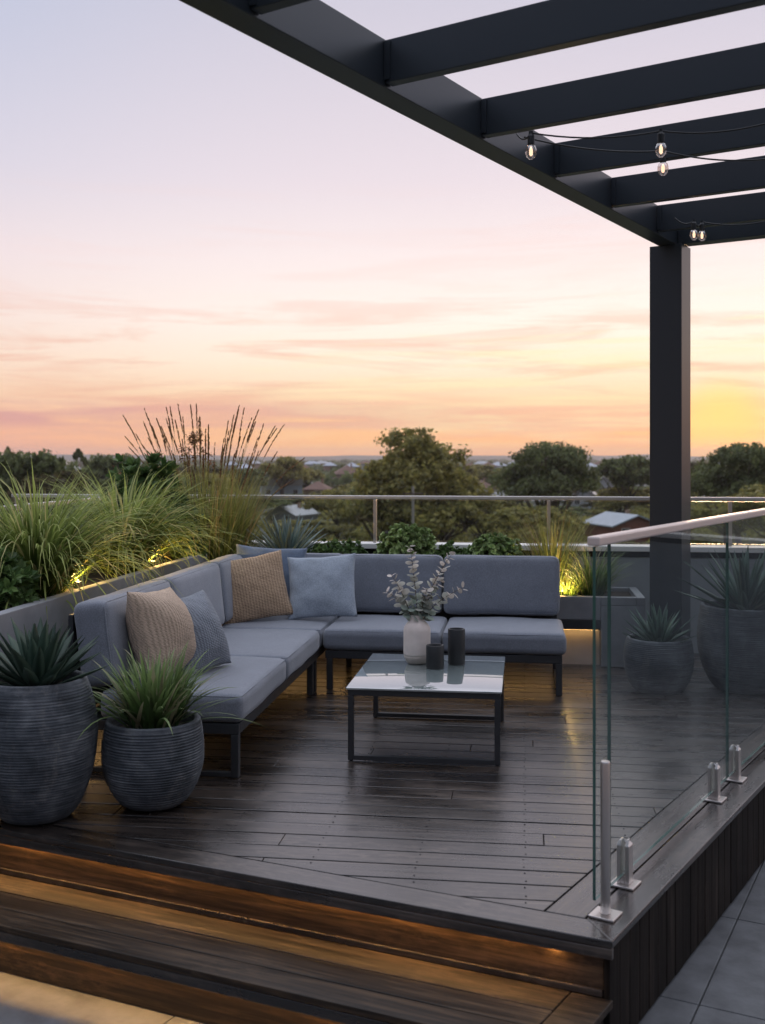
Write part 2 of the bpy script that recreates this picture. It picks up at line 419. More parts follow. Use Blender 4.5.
peach = W.math('MULTIPLY', W.math('MULTIPLY', smooth_map(vz, 0.10, 0.15), smooth_map(vz, 0.26, 0.19)), W.ramp(cl2, [(0.48, (0, 0, 0)), (0.7, (1, 1, 1))]))
sky = W.mix(W.math('MULTIPLY', peach, 0.28), sky, srgb(246, 206, 196))
# glow where the sun has just reached the horizon
gd = W.n('ShaderNodeVectorMath', operation='DOT_PRODUCT'); W.l(tc.outputs['Generated'], gd.inputs[0])
gd.inputs[1].default_value = (math.sin(R(17.4)) * math.cos(R(0.9)), math.cos(R(17.4)) * math.cos(R(0.9)), math.sin(R(0.9)))
sky = W.mix(smooth_map(gd.outputs['Value'], math.cos(R(3.6)), math.cos(R(0.3)), 0.0, 0.85), sky, (1.60, 0.80, 0.20))
# the sky opposite the sunset is already dusky
dusk = smooth_map(dt, -0.5, 0.65, 0.0, 1.0)
dm = W.mix(W.math('SUBTRACT', 1.0, dusk), (1, 1, 1), (0.28, 0.315, 0.37), 'MIX')
up = smooth_map(vz, 0.55, 0.98)                     # toward the zenith both halves meet
dm = W.mix(up, dm, (0.95, 0.96, 1.0))
sky = W.mix(1.0, sky, dm, 'MULTIPLY')
sky = W.mix(smooth_map(vz, 0.0, -0.05), sky, srgb(120, 110, 112))
nish = W.n('ShaderNodeTexSky', sky_type='NISHITA', sun_disc=False, sun_elevation=R(2.0), sun_rotation=SUN_AZ, altitude=50, air_density=1.0, dust_density=2.0)
nb = W.n('ShaderNodeVectorMath', operation='SCALE'); W.l(nish.outputs[0], nb.inputs[0]); nb.inputs['Scale'].default_value = 0.006
final = W.n('ShaderNodeVectorMath', operation='ADD'); W.l(sky, final.inputs[0]); W.l(nb.outputs[0], final.inputs[1])
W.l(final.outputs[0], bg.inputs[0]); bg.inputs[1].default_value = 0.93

sun = bpy.data.lights.new('sun', 'SUN'); sun.energy = 0.5; sun.angle = R(6); sun.color = (1.0, 0.62, 0.36)
so = bpy.data.objects.new('sun', sun); COL.objects.link(so)
sd = Vector((math.sin(SUN_AZ) * math.cos(R(2.5)), math.cos(SUN_AZ) * math.cos(R(2.5)), math.sin(R(2.5))))
so.rotation_euler = sd.to_track_quat('Z', 'Y').to_euler()

cam = bpy.data.cameras.new('camera'); co = bpy.data.objects.new('camera', cam); COL.objects.link(co)
co.location = (0, 0, H); co.rotation_euler = (R(90), 0, 0)
cam.sensor_fit = 'HORIZONTAL'; cam.sensor_width = 24.0; cam.lens = 24.0 * F / 765
cam.shift_y = -(512 - HV) / 765
cam.clip_start = 0.05; cam.clip_end = 30000
cam.dof.use_dof = True; cam.dof.focus_distance = 6.6; cam.dof.aperture_fstop = 2.6
scene.camera = co
vs_ = scene.view_settings; vs_.view_transform = 'Standard'; vs_.look = 'None'; vs_.gamma = 1; vs_.exposure = 0.14; vs_.use_curve_mapping = False
cy = scene.cycles
cy.use_denoising = True; cy.max_bounces = 10; cy.transparent_max_bounces = 24; cy.diffuse_bounces = 4; cy.glossy_bounces = 4
cy.sample_clamp_indirect = 6; cy.caustics_reflective = False; cy.caustics_refractive = False

# ------------------------------------------------------------------ deck
PAR_B = 9.80          # rear parapet face
PLA_A = -2.72         # left planter face
ZG = -0.46            # lower paving level
def half_local(p, n):  # world half plane -> furniture frame
    q = to_local(p); nn = (n.x * C7 - n.y * S7, n.x * S7 + n.y * C7); return (q[0], q[1], nn[0], nn[1])
deck = bpy.data.objects.new('deck', None); COL.objects.link(deck); tag(deck, kind='structure')
deck.rotation_euler = (0, 0, YAW)
hp = [half_local(SF(0, 0.158), SY), half_local(RF(0, 0.315), RY), (0, PAR_B - 0.01, 0, -1), (PLA_A - 0.06, 0, 1, 0)]
m = MB(); pitch, gap = 0.150, 0.0095; b = 3.2
while b < PAR_B:
    cuts = [-4.0]; x = -4 + random.uniform(1.5, 6)
    while x < 6: cuts.append(x); x += random.uniform(5.4, 7)
    cuts.append(7)
    for c0, c1 in zip(cuts[:-1], cuts[1:]):
        poly = clip([(c0 + 0.0015, b), (c1 - 0.0015, b), (c1 - 0.0015, b + pitch - gap), (c0 + 0.0015, b + pitch - gap)], hp)
        if len(poly) >= 3:
            dz = random.uniform(-0.0012, 0.0012)
            m.prism(poly, -0.026, dz)
    b += pitch
m.build('boards', deck_wood, deck, bevel=0.0025)
# screw heads, two per board on every joist
m = MB(); b = 3.2
while b < PAR_B:
    for k in range(22):
        a = -3.6 + 0.45 * k
        for yy in (b + 0.028, b + pitch - gap - 0.028):
            x = a + random.uniform(-.006, .006)
            if all((x - qx) * nx + (yy - qy) * ny > 0.02 for qx, qy, nx, ny in hp):
                m.prism([(x + 0.0036 * math.cos(q), yy + 0.0036 * math.sin(q)) for q in [math.pi * j / 4 for j in range(8)]], -0.002, 0.0022)
    b += pitch
m.build('screw_heads', frame_metal, deck)
# front border board + nosing lip, right border (two boards); own frames, parented to the deck
def in_deck(o, rz, loc):
    o.parent = None
    o.matrix_world = Matrix.Translation(loc) @ Matrix.Rotation(rz, 4, 'Z')
    o.parent = deck; o.matrix_parent_inverse = Matrix.Rotation(YAW, 4, 'Z').inverted()
    return o
pl_s = None
def half_s(p, n):
    q = to_s(p); return (q[0], q[1], n.dot(SX), n.dot(SY))
LEFT_S = half_s(L(PLA_A + 0.005, 5), Vector((C7, -S7, 0)))
RIGHT_S = half_s(CORNER, RY)
m = MB()
m.prism(clip([(-5, 0), (1, 0), (1, 0.150), (-5, 0.150)], [LEFT_S, half_s(CORNER, (RX * -1 + SX * -1).normalized() * 1.0) if False else half_s(RF(0, 0), (RY * 0.72 + SY * -0.69).normalized())]), -0.028, 0.001)
in_deck(m.build('border_board', step_wood if False else deck_wood, bevel=0.004), SYAW, CORNER)
m = MB()
m.prism(clip([(-5, 0), (1, 0), (1, 0.018), (-5, 0.018)], [LEFT_S, RIGHT_S]), -0.068, -0.0285)
in_deck(m.build('nosing_lip', deck_wood, bevel=0.003), SYAW, CORNER)
m = MB()
mit = lambda x, y: (x, y)
for y0, y1 in ((0.0, 0.150), (0.157, 0.307)):
    # mitred against the front border
    def half_r(p, n):
        q = p - CORNER; return (q.dot(RX), q.dot(RY), n.dot(RX), n.dot(RY))
    h = half_r(RF(0, 0), (RY * -0.72 + SY * 0.69).normalized())
    hb = half_r(SF(0, 0.155), SY)
    hpar = half_r(L(0, PAR_B - 0.01), Vector((-S7, -C7, 0)))
    poly = clip([(-1, y0), (9, y0), (9, y1), (-1, y1)], [hpar] + ([hb] if y0 > 0 else [h]))
    m.prism(poly, -0.028, 0.001)
in_deck(m.build('border_board', deck_wood, bevel=0.004), RYAW, CORNER)
# joist bed under the gaps
m = MB()
bed = clip([(-4, 3), (7, 3), (7, 11), (-4, 11)], [half_local(SF(0, 0.06), SY), half_local(RF(0, 0.05), RY), (0, PAR_B - 0.02, 0, -1), (PLA_A - 0.06, 0, 1, 0)])
m.prism(bed, ZG + 0.01, -0.034); m.build('joist_bed', dark_void, deck)
# right-hand cladding of upright boards
m = MB(); x = 0.03
while x < 6.9:
    d = random.uniform(0, 0.003)
    m.box(x, x + 0.104, 0.022 - d, 0.044, ZG + 0.012, -0.030); x += 0.109
in_deck(m.build('cladding', clad_wood, bevel=0.003), RYAW, CORNER)

# ------------------------------------------------------------------ steps
steps = thing('timber_steps', 'two dark timber steps with glowing strips under their edges, rising to the deck', 'steps', CORNER, SYAW)
TZ = -0.228; TD = 0.385
RSTEP = half_s(CORNER + RY * 0.012, RY)
def step_poly(y0, y1, extra=()): return clip([(-5, y0), (2, y0), (2, y1), (-5, y1)], [LEFT_S, RSTEP] + list(extra))
ENDB = half_s(CORNER + RY * 0.165, RY)
m = MB(); m.prism(step_poly(0.052, 0.075, [half_s(CORNER + RY * 0.05, RY)]), TZ + 0.002, -0.030); m.build('riser', riser_wood, steps)
m = MB(); m.prism(step_poly(0.040, 0.052, [half_s(CORNER + RY * 0.05, RY)]), TZ + 0.002, TZ + 0.026); m.build('riser_trim', deck_wood, steps, bevel=0.002)
yb = [(0.045, -0.112), (-0.118, -0.248), (-0.254, -TD)]
for y1, y0 in yb:
    m = MB(); m.prism(step_poly(y0, y1, [ENDB]), TZ - 0.028, TZ); m.build('tread', step_wood, steps, bevel=0.004)
m = MB()
m.prism(clip([(-5, -TD), (2, -TD), (2, 0.04), (-5, 0.04)], [half_s(CORNER + RY * 0.010, RY), half_s(CORNER + RY * 0.160, RY * -1)]), TZ - 0.028, TZ + 0.001)
m.build('end_board', step_wood, steps, bevel=0.004)
m = MB(); m.prism(step_poly(-TD, -TD + 0.018), TZ - 0.069, TZ - 0.0285); m.build('nosing_lip', deck_wood, steps, bevel=0.003)
m = MB(); m.prism(step_poly(-TD + 0.058, -TD + 0.080, [half_s(CORNER + RY * 0.05, RY)]), ZG + 0.004, TZ - 0.029); m.build('riser', riser_wood, steps)
m = MB(); m.prism(step_poly(-TD + 0.080, 0.04, [half_s(CORNER + RY * 0.05, RY)]), ZG + 0.004, TZ - 0.030); m.build('carriage', dark_void, steps)
m = MB(); m.box(-0.236, -0.204, 0.030, 0.0395, -0.074, -0.0685); m.build('led_end', led, steps)
# side boards closing the right end of the lower step
m = MB()
q0 = (CORNER + RY * 0.022)
for k in range(5):
    x0 = -0.02 - 0.109 * (k + 1); x1 = x0 + 0.104
    pts = [to_s(CORNER + RX * x + RY * y) for x, y in ((x0, 0.022), (x1, 0.022), (x1, 0.044), (x0, 0.044))]
    m.prism(pts, ZG + 0.012, TZ - 0.030)
m.build('side_board', clad_wood, steps, bevel=0.003)
NOEND = [half_s(CORNER + RY * 0.30, RY)]
m = MB(); m.prism(step_poly(0.036, 0.046, NOEND), -0.0375, -0.0345); m.build('led_strip', led, steps)
m = MB(); m.prism(step_poly(-TD + 0.040, -TD + 0.050, NOEND), TZ - 0.0375, TZ - 0.0345); m.build('led_strip', led, steps)

# ------------------------------------------------------------------ lower paving and the building mass under it
pav = bpy.data.objects.new('paving', None); COL.objects.link(pav); tag(pav, kind='structure')
pav.location = CORNER; pav.rotation_euler = (0, 0, R(-27.5))
m = MB(); ts = 0.90
for i in range(-6, 8):
    for j in range(-6, 9):
        m.box(i * ts + 0.003 + 0.18, (i + 1) * ts - 0.003 + 0.18, j * ts + 0.003 - 0.28, (j + 1) * ts - 0.003 - 0.28, ZG - 0.03, ZG + random.uniform(-0.0006, 0.0006))
m.build('slabs', paver, pav, bevel=0.003)
m = MB(); m.box(-6, 8, -6, 9, ZG - 0.3, ZG - 0.012); m.build('grout_bed', simple('grout', (0.085, 0.085, 0.085), 0.9), pav)
bld = thing('roof_building', 'grey rendered building whose roof carries the timber terrace', 'building', L(1.2, 4), YAW)
m = MB(); m.box(-7.8, 6.6, -8, 6.05, -12, ZG - 0.31); m.build('wall', wall_grey, bld)

# ------------------------------------------------------------------ planters
# left: raised concrete trough with a glowing recess at the foot
LP = thing('concrete_planter', 'long raised grey concrete planter of grasses running behind the left sofa', 'planter', L(0, 0), YAW)
ltop, LW, LE = 0.90, 0.92, 4.45
m = MB()
m.box(PLA_A - 0.07, PLA_A, LE, 9.06, 0.36, ltop); m.box(PLA_A - LW, PLA_A - LW + 0.07, LE, PAR_B - 0.01, 0.36, ltop)
m.box(PLA_A - LW + 0.07, PLA_A - 0.07, LE, LE + 0.07, 0.36, ltop - 0.001); m.box(PLA_A - LW + 0.07, PLA_A - 0.07, PAR_B - 0.08, PAR_B - 0.01, 0.36, ltop - 0.001)
m.build('trough', concrete, LP, bevel=0.005)
m = MB(); m.box(PLA_A - LW + 0.02, PLA_A + 0.003, LE - 0.003, 9.055, 0.30, 0.357); m.build('shade_band', frame_metal, LP, bevel=0.002)  # dark band stands in for the shade under the trough
m = MB(); m.box(PLA_A - LW + 0.10, PLA_A - 0.10, LE + 0.1, PAR_B - 0.012, -0.02, 0.297); m.build('plinth', pale_render, LP)
m = MB(); m.box(PLA_A - LW + 0.071, PLA_A - 0.071, LE + 0.072, PAR_B - 0.082, 0.5, ltop - 0.05); m.build('soil', soil, LP)
m = MB(); m.box(PLA_A - 0.060, PLA_A - 0.045, LE + 0.2, 9.05, 0.292, 0.2975); m.build('led_strip', led2, LP)
# rear: lower trough behind the sofa, plain end block by the post
RPT = 0.576; RB0 = 9.04; RE = 0.98; RC = 0.62
RP = thing('concrete_planter', 'low grey concrete planter of shrubs along the rear parapet behind the sofa', 'planter', L(0, 0), YAW)
m = MB()
x0 = PLA_A + 0.003
m.box(x0, RC, RB0, RB0 + 0.07, 0.385, RPT); m.box(x0, RC, PAR_B - 0.08, PAR_B - 0.012, 0.385, RPT)
m.box(RC + 0.002, RE, RB0 - 0.004, PAR_B - 0.012, 0.003, RPT - 0.07)
m.box(RC + 0.002, RE - 0.07, RB0 - 0.004, RB0 + 0.07, RPT - 0.068, RPT); m.box(RC + 0.002, RE - 0.07, PAR_B - 0.08, PAR_B - 0.012, RPT - 0.068, RPT)
m.box(RE - 0.068, RE, RB0 - 0.004, PAR_B - 0.012, RPT - 0.068, RPT)
m.build('trough', concrete, RP, bevel=0.005)
m = MB(); m.box(x0, RC - 0.002, RB0 - 0.003, PAR_B - 0.014, 0.305, 0.382); m.build('shade_band', frame_metal, RP, bevel=0.002)  # dark strip paints the shade below the overhanging trough
m = MB(); m.box(x0, RC - 0.002, RB0 + 0.10, PAR_B - 0.014, -0.02, 0.302); m.build('plinth', pale_render, RP)
m = MB(); m.box(x0, RE - 0.072, RB0 + 0.073, PAR_B - 0.083, 0.508, RPT - 0.035); m.build('soil', soil, RP)
m = MB(); m.box(x0 + 0.05, RC - 0.02, RB0 + 0.045, RB0 + 0.060, 0.297, 0.3025); m.build('led_strip', led2, RP)

# ------------------------------------------------------------------ parapets
def parapet(label, loc, rz, length, n0):
    t = thing('parapet_wall', label, 'wall', loc, rz)
    m = MB(); m.box(n0, length, 0.03, 0.20, ZG - 0.2, 0.83); m.build('wall', wall_grey, t)
    m = MB(); m.box(n0, length, 0.06, 0.18, 0.833, 0.885); m.build('shadow_gap', dark_void, t)  # near-black colour puts the capping's shade into this recess
    m = MB(); m.box(n0 - 0.02, length, 0.0, 0.24, 0.888, 0.935); m.build('capping', cap_white, t, bevel=0.005)
    return t
parapet('grey rear parapet wall with white capping beyond the rear planter', L(0, PAR_B), YAW, 6.4, -3.86)
LA = PLA_A - LW - 0.24
parapet('grey left parapet wall with white capping behind the tall grasses', L(LA, 0), YAW - math.pi / 2 + math.pi, PAR_B - 0.005, 2.0) if False else None
t = thing('parapet_wall', 'grey left parapet wall with white capping behind the arching grasses', 'wall', L(0, 0), YAW)
m = MB(); m.box(LA + 0.04, LA + 0.21, 2.0, PAR_B - 0.002, ZG - 0.2, 0.83); m.build('wall', wall_grey, t)
m = MB(); m.box(LA, LA + 0.235, 2.0, PAR_B - 0.002, 0.888, 0.935); m.build('capping', cap_white, t, bevel=0.005)
m = MB(); m.box(LA + 0.06, LA + 0.18, 2.0, PAR_B - 0.002, 0.833, 0.885); m.build('shadow_gap', dark_void, t)  # recess strip coloured near-black as the shade under the capping

def glass_panel(m, x0, x1, y, z0, z1, th=0.012):
    """one pane: faces material 0, edges material 1"""
    v = [(x0, y - th / 2, z0), (x1, y - th / 2, z0), (x1, y + th / 2, z0), (x0, y + th / 2, z0), (x0, y - th / 2, z1), (x1, y - th / 2, z1), (x1, y + th / 2, z1), (x0, y + th / 2, z1)]
    m.add(v, [(0, 1, 5, 4), (2, 3, 7, 6)], (0.5, 0, 0), 0)
    m.add(v, [(3, 2, 1, 0), (4, 5, 6, 7), (1, 2, 6, 5), (3, 0, 4, 7)], (0.5, 0, 0), 1)

# rear balustrade
RBY = PAR_B + 0.12
t = thing('glass_balustrade', 'rear glass balustrade with slim steel handrail standing on the white parapet capping', 'balustrade', L(0, 0), YAW)
pa = [a_at(u, RBY) for u in (375, 548, 730)]
dp = (pa[2] - pa[0]) / 2
posts = [pa[0] + dp * k for k in (-2.2, -1, 0, 1, 2, 3, 4)]
m = MB(); m.box(posts[0] - 0.05, posts[-1], RBY - 0.025, RBY + 0.025, 1.340, 1.372); m.build('handrail', rear_rail, t, bevel=0.006)
for x in posts:
    m = MB(); m.box(x - 0.015, x + 0.015, RBY - 0.02, RBY + 0.02, 0.936, 1.334); m.build('post', steel, t, bevel=0.003)
for p0, p1 in zip(posts[:-1], posts[1:]):
    m = MB(); glass_panel(m, p0 + 0.026, p1 - 0.026, RBY, 0.955, 1.332, 0.010); m.build('glass_panel', [rear_glass, glass_edge], t)
LBX = LA + 0.12
t = thing('glass_balustrade', 'left glass balustrade with slim steel handrail behind the arching grasses', 'balustrade', L(0, 0), YAW)
m = MB(); m.box(LBX - 0.025, LBX + 0.025, 3.0, RBY - 0.08, 1.340, 1.372); m.build('handrail', rear_rail, t, bevel=0.006)
pb = [3.1, 4.75, 6.4, 8.05, RBY - 0.12]
for y in pb:
    m = MB(); m.box(LBX - 0.02, LBX + 0.02, y - 0.022, y + 0.022, 0.936, 1.334); m.build('post', steel, t, bevel=0.003)
for p0, p1 in zip(pb[:-1], pb[1:]):
    m = MB(); mm = MB(); glass_panel(mm, p0 + 0.026, p1 - 0.026, 0, 0.955, 1.332, 0.010)
    m.v = [(LBX + y, x, z) for x, y, z in mm.v]; m.f = [f[::-1] for f in mm.f]; m.c = mm.c; m.m = mm.m
    m.build('glass_panel', [rear_glass, glass_edge], t)

# front right balustrade
GB = thing('glass_balustrade', 'frameless glass balustrade on steel clamps along the right deck edge', 'balustrade', CORNER, RYAW)
GY = 0.14
for x0, x1 in ((0.186, 0.338), (0.344, 2.036), (2.048, 3.84), (3.852, 5.6)):
    m = MB(); glass_panel(m, x0, x1, GY, 0.052, 1.385, 0.012); m.build('glass_panel', [glass, glass_edge], GB)
m = MB(); m.box(0.176, 5.62, GY - 0.026, GY + 0.026, 1.388, 1.424); m.build('handrail', rail_steel, GB, bevel=0.007)
for x in (0.517, 1.80, 2.20, 3.66, 4.02, 5.4):
    m = MB()
    for s in (-1, 1):
        y0, y1 = (GY + 0.008, GY + 0.026) if s > 0 else (GY - 0.026, GY - 0.008)
        m.prism([(x - 0.024, y0), (x + 0.024, y0), (x + 0.024, y1), (x - 0.024, y1)], 0.012, 0.165)
        m.add([(x - 0.024, y0, 0.165), (x + 0.024, y0, 0.165), (x + 0.024, y1, 0.165), (x - 0.024, y1, 0.165),
               (x - 0.016, GY + s * 0.008, 0.186), (x + 0.016, GY + s * 0.008, 0.186), (x + 0.014, GY + s * 0.018, 0.186), (x - 0.014, GY + s * 0.018, 0.186)],
              [(0, 1, 5, 4), (1, 2, 6, 5), (2, 3, 7, 6), (3, 0, 4, 7), (4, 5, 6, 7)] if s > 0 else [(4, 5, 1, 0)[::-1], (1, 2, 6, 5), (2, 3, 7, 6), (3, 0, 4, 7), (4, 5, 6, 7)])
    m.box(x - 0.024, x + 0.024, GY - 0.0078, GY + 0.0078, 0.012, 0.045)
    sp = m.build('glass_clamp', steel, GB, bevel=0.003)
    m = MB(); m.box(x - 0.052, x + 0.052, GY - 0.052, GY + 0.052, 0.002, 0.0118); m.build('base_plate', steel, sp, bevel=0.003)
ep = MB(); ep.tube([(0.192, 0.098, 0.012), (0.192, 0.098, 0.575), (0.192, 0.098, 0.583)], [0.0185, 0.0185, 0.016], 20)
epo = ep.build('end_post', steel, GB, smooth=False, bevel=0.002)
for p in epo.data.polygons:
    if len(p.vertices) == 4: p.use_smooth = True
m = MB(); m.box(0.192 - 0.05, 0.192 + 0.05, 0.098 - 0.05, 0.098 + 0.05, 0.002, 0.0118); m.build('base_plate', steel, epo, bevel=0.003)

# ------------------------------------------------------------------ pergola
PG = thing('pergola', 'dark charcoal metal pergola with open rafters and one square post on the deck', 'pergola', CORNER, RYAW)
BZ0, BZ1 = 3.41, 3.63
def bx(name, *a, bev=0.004, mt=pergola_metal, par=PG):
    m = MB(); m.box(*a); return m.build(name, mt, par, bevel=bev)
bx('post', 4.745, 4.985, 1.212, 1.470, 0.002, BZ0 - 0.002)
bx('post', 4.775, 4.985, -2.50, -2.29, ZG + 0.002, BZ0 - 0.002)
bx('post', -3.95, -3.74, 1.205, 1.425, ZG + 0.002, BZ0 - 0.002)
bx('post', -3.95, -3.74, -2.50, -2.29, ZG + 0.002, BZ0 - 0.002)
bx('beam', -4.0, 4.99, 1.262, 1.404, BZ0, BZ1); bx('beam', -4.0, 4.99, -2.46, -2.315, BZ0, BZ1)
bx('beam', 4.80, 4.94, -2.313, 1.260, BZ0 + 0.004, BZ1 - 0.004)
RXS = [0.475 + 0.955 * k for k in range(-4, 5)]
for x in RXS:
    r = bx('rafter', x, x + 0.062, -2.3115, 1.2585, BZ0 + 0.018, BZ1 - 0.006)
    m = MB(); m.box(x - 0.010, x - 0.002, 1.228, 1.2582, BZ0 + 0.03, BZ1 - 0.015); m.build('fixing_plate', pergola_metal, r)

# string lights
def at_z(u, v, z):
    d = (H - z) * F / (v - HV); return Vector(((u - CX) * d / F, d, z))
def at_d(u, v, d): return Vector(((u - CX) * d / F, d, H + (HV - v) * d / F))
bulb_glass = thin_glass('bulb_glass', (0.92, 0.82, 0.78), 0.26)
def string(label, pts, bulbs, ends):
    t = thing('string_lights', label, 'string lights', pts[0], 0, 'festoon strings under the pergola')
    o = Vector(pts[0]); m = MB()
    pp = []
    for i in range(len(pts) - 1):
        for k in range(10):
            f = k / 10; p = Vector(pts[i]).lerp(Vector(pts[i + 1]), f); p.z -= 0.03 * 4 * f * (1 - f); pp.append(p - o)
    pp.append(Vector(pts[-1]) - o)
    m.tube(pp, 0.0045, 6); m.build('cable', black_cer, t, smooth=True)
    for bp in bulbs:
        q = Vector(bp) - o
        e = bpy.data.objects.new('bulb', None)
        m = MB(); m.lathe([(0.013, -0.062), (0.022, -0.068), (0.029, -0.085), (0.030, -0.100), (0.024, -0.120), (0.010, -0.134), (0.002, -0.136)][::-1], 16)
        bo = m.build('bulb', bulb_glass, t, smooth=True); bo.location = q
        m = MB(); m.lathe([(0.016, -0.063), (0.018, -0.058), (0.018, -0.018), (0.012, -0.006), (0.012, 0.008)], 14); m.build('socket', black_cer, bo)
        m = MB(); m.lathe([(0.003, -0.118), (0.009, -0.112), (0.010, -0.09), (0.006, -0.078), (0.003, -0.07)], 8); m.build('filament', filament, bo, smooth=True)
    return t
cA = [at_z(517, 134, 3.44), at_z(531, 133, 3.39), at_z(661, 131, 3.40), at_z(775, 121, 3.38)]
string('higher of the two festoon strings, its bulbs near the beam and mid rafter', cA, [cA[1], cA[2]], None)
cB = [at_z(524, 137, 3.43), at_z(663, 151, 3.39), at_z(775, 158, 3.39)]
string('lower festoon string crossing under the rafters with one hanging bulb', cB, [cB[1]], None)
cC = [at_z(675, 218, 3.42), at_z(694, 221, 3.39), at_z(702, 222, 3.39), at_z(775, 219, 3.39)]
string('far festoon string above the post with two bulbs side by side', cC, [cC[1], cC[2]], None)

# ------------------------------------------------------------------ sofas
def flat_loop(m, x, y0, y1, z0, z1, wd=0.035, th=0.05):
    """leg frame seen end-on: two uprights joined by a floor bar"""
def sofa_frame(t, x0, x1, y0, y1, legs):
    m = MB()
    m.box(x0 + 0.02, x1 - 0.02, y0 + 0.02, y0 + 0.06, 0.235, 0.292); m.box(x0 + 0.02, x1 - 0.02, y1 - 0.06, y1 - 0.02, 0.235, 0.292)
    m.box(x0 + 0.02, x0 + 0.06, y0 + 0.06, y1 - 0.06, 0.235, 0.292); m.box(x1 - 0.06, x1 - 0.02, y0 + 0.06, y1 - 0.06, 0.235, 0.292)
    m.box(x0 + 0.06, x1 - 0.06, y0 + 0.06, y1 - 0.06, 0.262, 0.284)
    m.build('frame', frame_metal, t, bevel=0.004)
    for (lx0, lx1, ly0, ly1) in legs:
        m = MB(); m.box(lx0, lx1, ly0, ly1, 0.003, 0.234); m.build('leg', frame_metal, t, bevel=0.004)

def cushion(t, name, cx, cy, cz, sx, sy, sz, r, crown, seed, tilt=None, axis=2, both=False):
    m = rounded_box(sx, sy, sz, r, 9, crown, axis, 0.0055, seed, both)
    o = m.build(name, sofa_fab, t, smooth=True)
    o.location = (cx, cy, cz)
    if tilt: o.rotation_euler = tilt
    # a fine corded seam round the front edge of the cushion
    h = [sx / 2, sy / 2, sz / 2]; q = r * 0.2929; ax = axis; u_, w_ = [k for k in range(3) if k != ax]; sg = 1 if axis != 1 else -1
    pts = []; hu, hw, rc = h[u_] - q, h[w_] - q, r * 0.75
    for (cu, cw, a0) in ((hu - rc, hw - rc, 0), (-hu + rc, hw - rc, 90), (-hu + rc, -hw + rc, 180), (hu - rc, -hw + rc, 270)):
        for k in range(6):
            a = R(a0 + 18 * k); p = [0, 0, 0]; p[u_] = cu + rc * math.cos(a); p[w_] = cw + rc * math.sin(a); p[ax] = sg * (h[ax] - q); pts.append(p)
    pts.append(pts[0]); m = MB(); m.tube(pts, 0.0042, 6, cap=False); m.build('piping', sofa_fab, o, smooth=True)
    return o

A0, A1 = -2.50, -1.50          # left run, back to front
B0, B1 = 5.62, 8.86            # left run, near end to far end
SL = thing('sofa', 'grey blue sofa section running toward the camera beside the left planter', 'sofa', L(0, 0), YAW, 'two sections of the corner sofa')
lw = 0.045
sofa_frame(SL, A0 + 0.04, A1, B0, B1 - 0.04,
           [(A1 - 0.065, A1 - 0.022, B0 + 0.02, B0 + 0.065), (A0 + 0.06, A0 + 0.105, B0 + 0.02, B0 + 0.065), (A1 - 0.065, A1 - 0.022, 7.68, 7.73),
            (A1 - 0.065, A1 - 0.022, 7.80, 7.85), (A0 + 0.06, A0 + 0.105, 8.76, 8.81)])
m = MB(); m.box(A0 + 0.105, A1 - 0.065, B0 + 0.026, B0 + 0.060, 0.0035, 0.03); m.build('floor_bar', frame_metal, SL, bevel=0.003)
m = MB(); m.box(A0 + 0.015, A0 + 0.045, B0 + 0.03, B1 - 0.06, 0.294, 0.86); m.build('back_panel', frame_metal, SL, bevel=0.004)
ys = [B0, 6.745, 7.865, B1 - 0.02]
for i in range(3):
    y0, y1 = ys[i] + 0.004, ys[i + 1] - 0.004
    dep0 = A0 + 0.26 if i < 2 else A0 + 0.26
    cushion(SL, 'seat_cushion', (dep0 - 0.06 + A1) / 2 + 0.003, (y0 + y1) / 2, 0.295 + 0.078, A1 - dep0 + 0.06, y1 - y0, 0.156, 0.042, 0.016, i + 1)
for i in range(2):
    y0, y1 = ys[i] + 0.006, ys[i + 1] - 0.006
    cushion(SL, 'back_cushion', A0 + 0.165, (y0 + y1) / 2, 0.70, 0.20, y1 - y0, 0.47, 0.05, 0.020, i + 5, (0, R(-7), 0), 0)
cushion(SL, 'back_cushion', A0 + 0.165, (ys[2] + ys[3]) / 2 - 0.09, 0.70, 0.20, ys[3] - ys[2] - 0.20, 0.47, 0.05, 0.020, 8, (0, R(-7), 0), 0)
# back cushion across the corner, facing the camera
cushion(SL, 'back_cushion', (A0 + 0.30 + A1) / 2 + 0.03, B1 - 0.125, 0.70, A1 - A0 - 0.28, 0.20, 0.47, 0.05, -0.0, 9, (R(-7), 0, 0), 1, True)

SB = thing('sofa', 'grey blue sofa section along the rear planter with two wide seats', 'sofa', L(0, 0), YAW, 'two sections of the corner sofa')
E0, E1 = A1 + 0.012, 0.288
G0, G1 = 7.865, 8.86
sofa_frame(SB, E0, E1, G0, G1 - 0.04,
           [(E1 - 0.065, E1 - 0.02, G0 + 0.02, G0 + 0.065), (E1 - 0.065, E1 - 0.02, G1 - 0.10, G1 - 0.055), (E0 + 0.03, E0 + 0.075, G0 + 0.02, G0 + 0.065), (E0 + 0.03, E0 + 0.075, G1 - 0.10, G1 - 0.055)])
m = MB(); m.box(E1 - 0.06, E1 - 0.025, G0 + 0.067, G1 - 0.102, 0.0035, 0.03); m.build('floor_bar', frame_metal, SB, bevel=0.003)
m = MB(); m.box(E0 + 0.03, E1 - 0.03, G1 - 0.045, G1 - 0.015, 0.294, 0.86); m.build('back_panel', frame_metal, SB, bevel=0.004)
xm = a_at(441, G0)
for i, (x0, x1) in enumerate(((E0, xm), (xm, E1 + 0.01))):
    x0 += 0.004; x1 -= 0.004
    cushion(SB, 'seat_cushion', (x0 + x1) / 2, (G0 - 0.004 + G1 - 0.20) / 2, 0.373, x1 - x0, G1 - 0.20 - G0, 0.156, 0.042, 0.016, i + 11)
